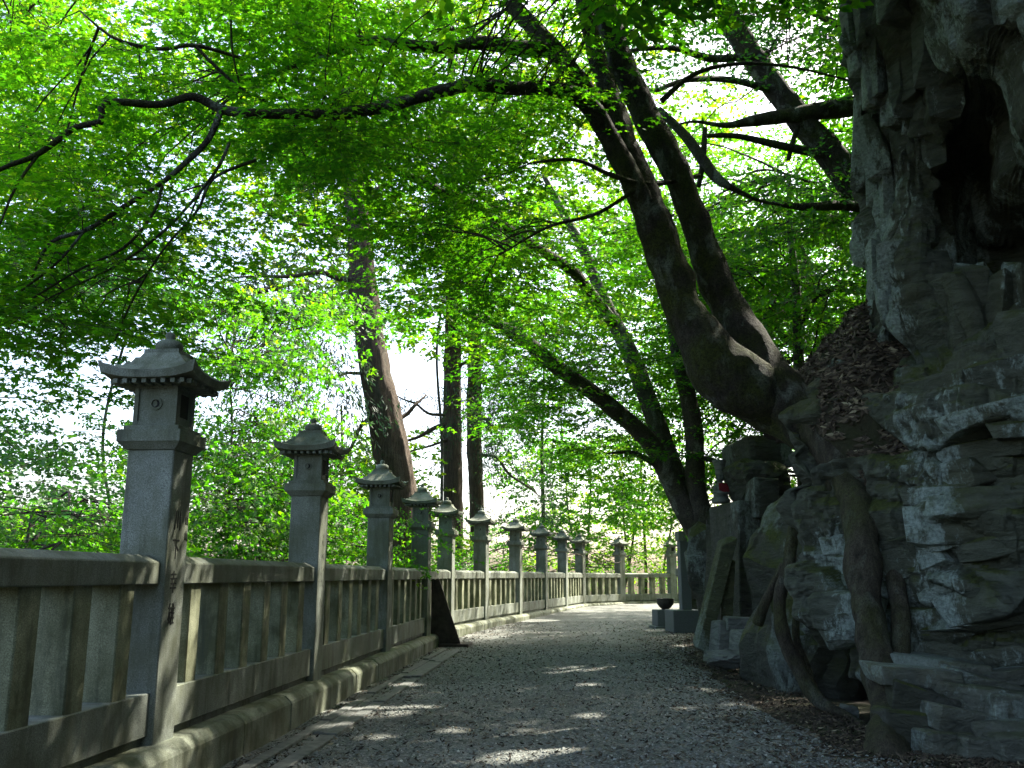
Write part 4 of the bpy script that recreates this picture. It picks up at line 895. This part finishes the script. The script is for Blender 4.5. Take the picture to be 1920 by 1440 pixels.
cedar('thick leaning cedar trunk with reddish fibrous bark behind the third lantern', [(768, 1085, 21.5, 34), (745, 900, 21.5, 32), (722, 780, 21.5, 30), (702, 690, 21.5, 28), (684, 560, 21.5, 25), (674, 440, 21.5, 22), (660, 300, 21.5, 18), (645, 120, 21.5, 14), (635, -100, 21.5, 9), (630, -400, 21.5, 3)], 21,
      [(440, 660, 440, 760, 19, 23, 16), (460, 900, 200, 480, 20, 24, 12), (300, 900, -100, 250, 20, 24, 14), (540, 660, 760, 900, 20, 22, 4)],
      [(690, 620, 21.5, 500, 540, 20.5, 8), (500, 545, 20.5, 350, 640, 19.5, 7), (680, 530, 21.5, 440, 520, 20, 6), (715, 760, 21.5, 620, 900, 20.5, 5), (735, 800, 21.5, 800, 740, 22, 6), (676, 440, 21.5, 560, 420, 20.5, 7), (668, 380, 21.5, 780, 330, 22, 6), (655, 250, 21.5, 520, 180, 20.5, 5), (700, 700, 21.5, 560, 720, 20, 4)])
cedar('straight grey cedar trunk, left of the far pair in the middle', [(850, 1090, 33, 17.5), (849, 900, 33, 17), (848, 760, 33, 16), (849, 620, 33, 14), (848, 450, 33, 12), (846, 200, 33, 8), (846, -100, 33, 3)], 22,
      [(760, 950, 640, 940, 31, 35, 12), (760, 960, 300, 640, 31, 35, 8)],
      [(848, 790, 33, 700, 860, 31.5, 5), (849, 800, 33, 740, 740, 32, 4), (850, 700, 33, 950, 660, 32, 4), (850, 820, 33, 700, 900, 31, 3)])
cedar('thinner dark cedar trunk, right of the far pair in the middle', [(897, 1090, 37, 13), (893, 930, 37, 13), (889, 800, 37, 13), (890, 660, 37, 12), (886, 450, 37, 9), (884, 200, 37, 4)], 23,
      [(900, 1020, 680, 960, 34, 38, 18), (840, 980, 380, 680, 35, 39, 8)],
      [(889, 780, 37, 1000, 830, 35.5, 5), (890, 720, 37, 1000, 700, 36, 4), (890, 850, 37, 1010, 930, 35, 4)])
# ------------------------------------------------------------------ other trees
def bgtree(name, label, px, Y, r0, top, areas, mat, seed, size=.1, sprays=24, K=14, blob=(1.5, 1.5, .7), lean=0.0, stems=1, T=None, group='trees beyond the fence', bark='smooth_bark', twig=.006, L=.7, base=None, tier=.4):
    b = W(px, 1080, Y) if base is None else np.array(base, float); b[2] = gz1(b[0], b[1]) - .1
    t = Tree(name, label, 'tree' if 'tree' in name else 'shrub', b, seed, group, bark); tp = W(*top); ch = []
    for k in range(stems):
        e = tp + (t.r.normal(0, .14, 3) * np.array([1, 1, .3]) * np.linalg.norm(tp - b) if k else 0)
        P = jagged(b, e, t.r, 5, .045); ch.append((P, np.linspace(r0, r0 * .25, len(P)) * (1 if k == 0 else .75)))
    t.limb('trunk', ch, sides=8, step=.4, rough=.1)
    t.areas(areas, size=size, K=K, L=L, blob=blob, sprays=sprays, jit=.85, droop=.35, twig=twig if Y < 20 else 0, tier=tier if Y < 20 else 0, lat=.16)
    t.crown(KITE if T is None else T, mat); return t
bgtree('maple_tree', 'loose tree with small dark leaves against white sky at the far left', -260, 24, .2, (-180, 450, 24), [(-200, 330, 470, 840, 20, 27, 36), (-200, 250, 800, 1040, 20, 27, 14)], 'leaf_dark', 31, .13, 24, 16, (1.2, 1.2, .6))
bgtree('maple_tree', 'leafy green tree behind the two nearest lanterns', 440, 17, .05, (430, 700, 17), [(330, 620, 540, 880, 15, 20, 26), (340, 560, 830, 1080, 14, 18, 24), (540, 640, 900, 1080, 15, 20, 6)], 'leaf_maple', 32, .08, 24, 16, (.9, .9, .35), tier=.3, T=TRI)
bgtree('maple_tree', 'sunlit yellow-green tree seen low between the second and third lanterns', 640, 34, .16, (640, 760, 34), [(540, 800, 820, 1090, 30, 38, 28)], 'leaf_sunlit', 33, .16, 30, 16)
bgtree('maple_tree', 'bright green tree right of the far cedar pair', 1015, 42, .15, (1020, 640, 42), [(900, 1330, 560, 860, 38, 46, 50), (940, 1200, 820, 1010, 39, 46, 24)], 'leaf_maple', 34, .16, 28, 16)
bgtree('maple_tree', 'thin-stemmed yellow-green tree left of the lone far lantern', 1112, 47, .13, (1095, 800, 47), [(980, 1190, 830, 1070, 43, 52, 30)], 'leaf_sunlit', 35, .15, 22, 14, stems=3)
bgtree('maple_tree', 'thin-stemmed tree right of the lone far lantern', 1212, 46, .12, (1200, 800, 46), [(1160, 1330, 800, 1070, 42, 50, 30)], 'leaf_sunlit', 36, .15, 22, 14, stems=3)
bgtree('broadleaf_tree', 'tall backlit tree closing the upper left behind the maple branches', 250, 30, .08, (260, 100, 30), [(-150, 520, -80, 380, 26, 36, 46), (0, 620, 250, 580, 26, 34, 34)], 'leaf_sunlit', 37, .2, 30, 14, (1.9, 1.9, .8))
bgtree('broadleaf_tree', 'tall yellow-green tree behind the long maple branch in the upper middle', 800, 31, .07, (860, 60, 31), [(480, 1180, -100, 420, 26, 37, 60), (560, 1000, 380, 640, 28, 36, 20), (900, 1350, 150, 640, 30, 38, 46)], 'leaf_sunlit', 38, .2, 30, 14, (1.9, 1.9, .8))
bgtree('broadleaf_tree', 'leafy tree on the bank right of the leaning maple stems', 1520, 16, .16, (1480, 330, 17), [(1340, 1660, 360, 640, 13.5, 19, 34), (1260, 1480, 480, 900, 17, 21, 26), (1200, 1420, 260, 520, 17, 21, 16), (1290, 1420, 820, 1000, 19, 22, 6)], 'leaf_maple', 39, .075, 24, 16, (1.0, 1.0, .4), group='trees on the bank behind the cliff', T=TRI, tier=.3)
t5 = Tree('broadleaf_tree', 'big mossy leaning tree behind the top of the cliff at the upper right', 'tree', np.array([W(1640, 420, 15.0)[0] + .6, 15.2, gz1(W(1640, 420, 15.0)[0] + .6, 15.2) - .2]), 40, 'trees on the bank behind the cliff', 'maple_bark')
t5.limb('trunk', [(np.vstack([t5.base, [W(a, b, Y) for a, b, Y in ((1650, 420, 15.0), (1600, 345, 14.8), (1555, 285, 14.7), (1500, 225, 14.6), (1450, 160, 14.6), (1400, 90, 14.6), (1352, 0, 14.6), (1320, -120, 14.6), (1300, -320, 14.8))]]), [.36, .31, .28, .25, .22, .21, .2, .18, .15, .06])], sides=14, step=.12, rough=.16)
t5.px_limb('branch', [[(1630, 195, 14.6, 20), (1560, 205, 14.5, 19), (1490, 215, 14.4, 16), (1420, 225, 14.2, 12), (1360, 235, 14.0, 6), (1300, 228, 13.8, 3), (1250, 240, 13.6, 1.5)], [(1590, 300, 14.8, 10), (1520, 285, 14.5, 9), (1450, 270, 14.2, 8), (1380, 255, 14.0, 6), (1320, 255, 13.8, 4)], [(1500, 225, 14.5, 5), (1485, 270, 14.4, 5), (1478, 300, 14.4, 4)]], sides=10, step=.1, rough=.15)
t5.px_limb('branch', [[(1235, 205, 12.5, 7), (1285, 255, 12.4, 10), (1318, 300, 12.3, 12), (1345, 335, 12.2, 11), (1372, 352, 12.2, 7), (1420, 375, 12.3, 4), (1470, 385, 12.4, 2)], [(1322, 240, 12.3, 5), (1318, 300, 12.3, 6), (1310, 350, 12.3, 5)], [(1440, 100, 14.6, 7), (1340, 110, 14.0, 8), (1260, 90, 13.4, 6), (1180, 95, 13.0, 4)], [(1450, 170, 14.6, 8), (1370, 150, 14.0, 7), (1290, 150, 13.4, 6), (1230, 170, 13.0, 4)]], sides=8, step=.1, rough=.15)
t5.px_limb('branch', [[(1640, 390, 14.6, 12), (1570, 385, 14.0, 11), (1510, 388, 13.5, 8), (1440, 380, 13.2, 4)]], sides=8, step=.1)
t5.areas([(1170, 1640, -120, 95, 13, 18, 34), (1400, 1640, 40, 130, 13, 16, 4), (1180, 1300, 60, 330, 13, 17, 5), (1380, 1640, 330, 430, 13, 16, 8), (1000, 1700, -600, -120, 12, 18, 22), (1500, 2300, -600, -60, 12, 17, 16)],
         size=.075, K=18, L=.55, sprays=22, blob=(1.0, 1.0, .4), jit=.5, twig=.004, lat=.14)
t5.crown(KITE, 'leaf_dark')
t6 = Tree('broadleaf_tree', 'unseen spreading tree added by the cliff foot, its crown shading the near path', 'tree', np.array([3.6, -4.0, 0.0]), 61, 'added shade trees over the near path', 'maple_bark')  # out-of-view tree added to block sky light over the near path
t6.limb('trunk', [([(3.6, -4, -.1), (3.5, -3.9, 2), (3.1, -3.5, 4.5), (2.4, -2.6, 7), (1.8, -1.5, 9.5)], [.3, .26, .22, .16, .08]), ([(3.2, -3.5, 4), (3.0, -1.5, 6), (2.6, .8, 7.6), (2.2, 2.6, 8.6)], [.16, .13, .1, .05]), ([(3.1, -3.5, 4.5), (1.2, -4, 6.5), (-.6, -4.2, 7.8)], [.16, .12, .06])], sides=10, step=.2, rough=.12)
A6 = np.concatenate(t6.att)
for k in range(95):
    c6 = np.array([t6.r.uniform(-1.2, 5.5), t6.r.uniform(-8, 4.2), 0]); c6[2] = t6.r.uniform(6.2, 9.5)
    t6.blob(c6, A6, .12, 16, .7, np.array([1.1, 1.1, .5]), 22, .45, .12, False, 0, True, .35, .15)
t6.crown(KITE, 'leaf_dark')
for q_, (bx_, by_, lb_) in enumerate([(9.6, 15.2, 'leafy shade tree added above the back of the cliff'), (9.5, 24.0, 'shade tree added on the bank beside the far path bend'), (12.5, 31.0, 'tall shade tree added on the bank past the far path bend')]):  # trees added to keep direct sun off the path
    tq = Tree('broadleaf_tree', lb_, 'tree', np.array([bx_, by_, gz1(bx_, by_) - .2]), 70 + q_, 'trees on the bank behind the cliff', 'smooth_bark'); b_ = tq.base
    tq.limb('trunk', [([b_, b_ + (-.4, .2, 3), b_ + (-1.2, .4, 6), b_ + (-2.0, .6, 9)], [.26, .2, .15, .06]), ([b_ + (-.4, .2, 3), b_ + (-2.5, .0, 4.6), b_ + (-4.6, -.2, 5.6)], [.13, .1, .04])], sides=9, step=.3, rough=.1)
    Aq = np.concatenate(tq.att)
    for k in range(150 if q_ == 0 else 130):
        cq = b_ + np.array([tq.r.uniform(-6.0, 3), tq.r.uniform(-4.5, 4.5), tq.r.uniform(3.2, 9.5)])
        if cq[0] > (.37 if q_ == 0 else .2) * cq[1] + .3: tq.blob(cq, Aq, .12, 16, .7, np.array([1.2, 1.2, .5]), 22, .45, .12, False, 0, True, .35, .15)
    tq.crown(KITE, 'leaf_maple')
bgtree('maple_shrub', 'low maple sprays just outside the fence left of the nearest lantern', -60, 9.5, .05, (60, 960, 9.5), [(-120, 260, 960, 1090, 8.4, 11, 20), (-150, 140, 1080, 1400, 6.6, 9, 12)], 'leaf_maple', 51, .05, 18, 18, (.6, .6, .22), group='low shrubs outside the fence', T=TRI, twig=.003, L=.5, tier=.25)
bgtree('maple_shrub', 'low sunlit sprays just outside the fence behind the second lantern', 520, 15, .05, (480, 930, 15), [(350, 560, 900, 1090, 12, 15, 18), (600, 720, 960, 1090, 15, 18, 10)], 'leaf_maple', 52, .055, 18, 18, (.7, .7, .25), group='low shrubs outside the fence', T=TRI, twig=.003, L=.5, tier=.25)
bgtree('leafy_shrub', 'dark bluish bush low at the far left beyond the fence', 90, 17, .05, (90, 985, 17), [(-160, 260, 930, 1070, 13, 19, 22)], 'leaf_dark', 53, .11, 26, 18, (.8, .8, .4), group='low shrubs outside the fence')
bgtree('leafy_shrub', 'green bush low behind the fence bend in the middle', 800, 28, .08, (800, 1000, 28), [(740, 950, 990, 1100, 26, 33, 20), (1000, 1300, 1030, 1110, 42, 48, 14)], 'leaf_maple', 54, .08, 22, 16, (.9, .9, .4), group='low shrubs outside the fence')
# ------------------------------------------------------------------ soil bank with fallen leaves on the ledge
CP = np.array([[W(*p) for p in row] for row in [
    [(1480, 720, 11.0), (1560, 628, 10.6), (1622, 578, 10.1), (1700, 590, 9.8)],
    [(1446, 760, 10.0), (1530, 695, 9.6), (1600, 652, 9.25), (1700, 690, 8.95)],
    [(1462, 800, 9.25), (1540, 770, 8.85), (1620, 745, 8.6), (1712, 770, 8.45)],
    [(1548, 860, 8.85), (1590, 870, 8.55), (1650, 885, 8.35), (1722, 905, 8.25)],
    [(1600, 990, 8.75), (1640, 1000, 8.55), (1680, 1000, 8.4), (1722, 1000, 8.3)],
    [(1610, 1100, 9.0), (1650, 1100, 8.9), (1690, 1100, 8.8), (1722, 1100, 8.8)]]])
nr_, nc_ = 70, 60; tmp = np.array([catmull(CP[:, j], nr_) for j in range(4)]).transpose(1, 0, 2); SB = np.array([catmull(tmp[i], nc_) for i in range(nr_)]).reshape(-1, 3)
SB += np.array([-.03, -.05, .08]) * fbm(SB * 2.2, 4, 91)[:, None] * 3.0 + np.array([0, -.03, .05]) * fbm(SB * 11, 3, 95)[:, None]
ii = (np.arange(nr_ - 1)[:, None] * nc_ + np.arange(nc_ - 1)[None]).ravel()
sb = link('soil_bank', mesh_np('soil_bank', SB, np.stack([ii, ii + 1, ii + nc_ + 1, ii + nc_], 1), True), MAT['forest_soil'])
sm = sb.modifiers.new('thick', 'SOLIDIFY'); sm.thickness = .25; sm.offset = -1 if np.cross(SB[nc_ * 30 + 31] - SB[nc_ * 30 + 30], SB[nc_ * 31 + 30] - SB[nc_ * 30 + 30])[1] < 0 else 1
tag(sb, kind='structure')
# fallen leaves
def litter(name, P, N_, size, r, mat='litter'):
    yaw = r.uniform(0, 2 * np.pi, len(P)); nrm = N_ + r.normal(0, .35, P.shape); Rm = frames(yaw, nrm)
    V = np.array([(-1, 0, .05), (-.1, .36, -.04), (1, 0, .18), (-.1, -.36, -.04)])
    return tag(link(name, leaf_mesh(name, P, Rm, size * r.uniform(.5, 1.4, len(P)), np.clip(r.normal(.45, .25, len(P)), 0, 1), (V, np.array([(0, 3, 2, 1)]))), MAT[mat]), kind='stuff')
r_ = np.random.default_rng(5)
k = r_.integers(0, nr_ - 1, 9000) * nc_ + r_.integers(0, nc_ - 1, 9000); kk = np.where(r_.uniform(0, 1, 9000) < np.clip(1.25 - (k // nc_) / nr_ * 1.1, 0.12, 1))[0]; k = k[kk]
P = SB[k] + (SB[k + 1] - SB[k]) * r_.uniform(0, 1, (len(k), 1)) + (SB[k + nc_] - SB[k]) * r_.uniform(0, 1, (len(k), 1))
Ng = np.cross(SB[k + 1] - SB[k], SB[k + nc_] - SB[k]); Ng /= np.linalg.norm(Ng, axis=1)[:, None] + 1e-9; Ng *= np.where(Ng[:, 2] < 0, -1, 1)[:, None]
tag(litter('fallen_leaves', P + Ng * .02, Ng, .05, r_), 'heap of brown fallen leaves covering the ledge at the maple foot', 'leaves')
n = 19000; y = 6.2 + 18 * r_.uniform(0, 1, n) ** 1.6; xr = np.interp(y, XR_Y, XR_X); fx = fence_x(y)
side = r_.uniform(0, 1, n); x = np.where(side < .62, xr + .3 - np.abs(r_.normal(0, .7, n)), np.where(side < .7, fx + .3 + np.abs(r_.normal(0, .35, n)), r_.uniform(0, 1, n) * (xr - fx - .4) + fx + .3))
m = (x > fx + .29); x, y = x[m], y[m]; z = np.where(x < np.interp(y, XR_Y, PR_X) + .1, path_z(x, y), gz(x, y) + .045)
tag(litter('fallen_leaves', np.stack([x, y, z + .006], 1), np.tile([0, 0, 1.0], (len(x), 1)), .026, r_), 'scattered dry leaves along the edges of the gravel path', 'leaves')
# gravel chips on the near path
n = 28000; y = 6.0 + 11 * r_.uniform(0, 1, n) ** 1.7; fx = fence_x(y); xr = np.interp(y, XR_Y, PR_X); x = fx + .3 + r_.uniform(0, 1, n) * (xr - fx - .15)
P = np.stack([x, y, path_z(x, y) + .002], 1); V = np.array([(1, 0, 0), (.2, .8, .05), (-.9, .25, 0), (-.4, -.75, .05), (.1, .05, .6)])
T3 = np.array([(0, 1, 4), (1, 2, 4), (2, 3, 4), (3, 0, 4)])
Rm = frames(r_.uniform(0, 6.28, n), np.array([0, 0, 1.0]) + r_.normal(0, .3, (n, 3)))
tag(link('gravel', leaf_mesh('gravel', P, Rm, r_.uniform(.005, .012, n) + .013 * r_.uniform(0, 1, n) ** 5, np.clip(r_.normal(.45, .22, n), 0, 1), (V, T3)), MAT['gravel_chip']), kind='stuff')
# twigs fallen on the ground
for q, (a, b, c, d_, lb) in enumerate([(1545, 1425, 1668, 1432, 'thin pale twig on the ground at the root foot'), (1400, 1268, 1462, 1258, 'thin dry twig lying before the rubble heap')]):
    A, B = gpoint(a, b), gpoint(c, d_); mb = MB(); Pj = jagged(A, B, r_, 3, .1); Pj[:, 2] += .035; tube(mb, Pj, np.linspace(.007, .003, 5), 5, .1)
    tag(link('fallen_twig', mb.mesh('fallen_twig', True), MAT['litter'] if False else MAT['root_bark']), lb, 'twig')
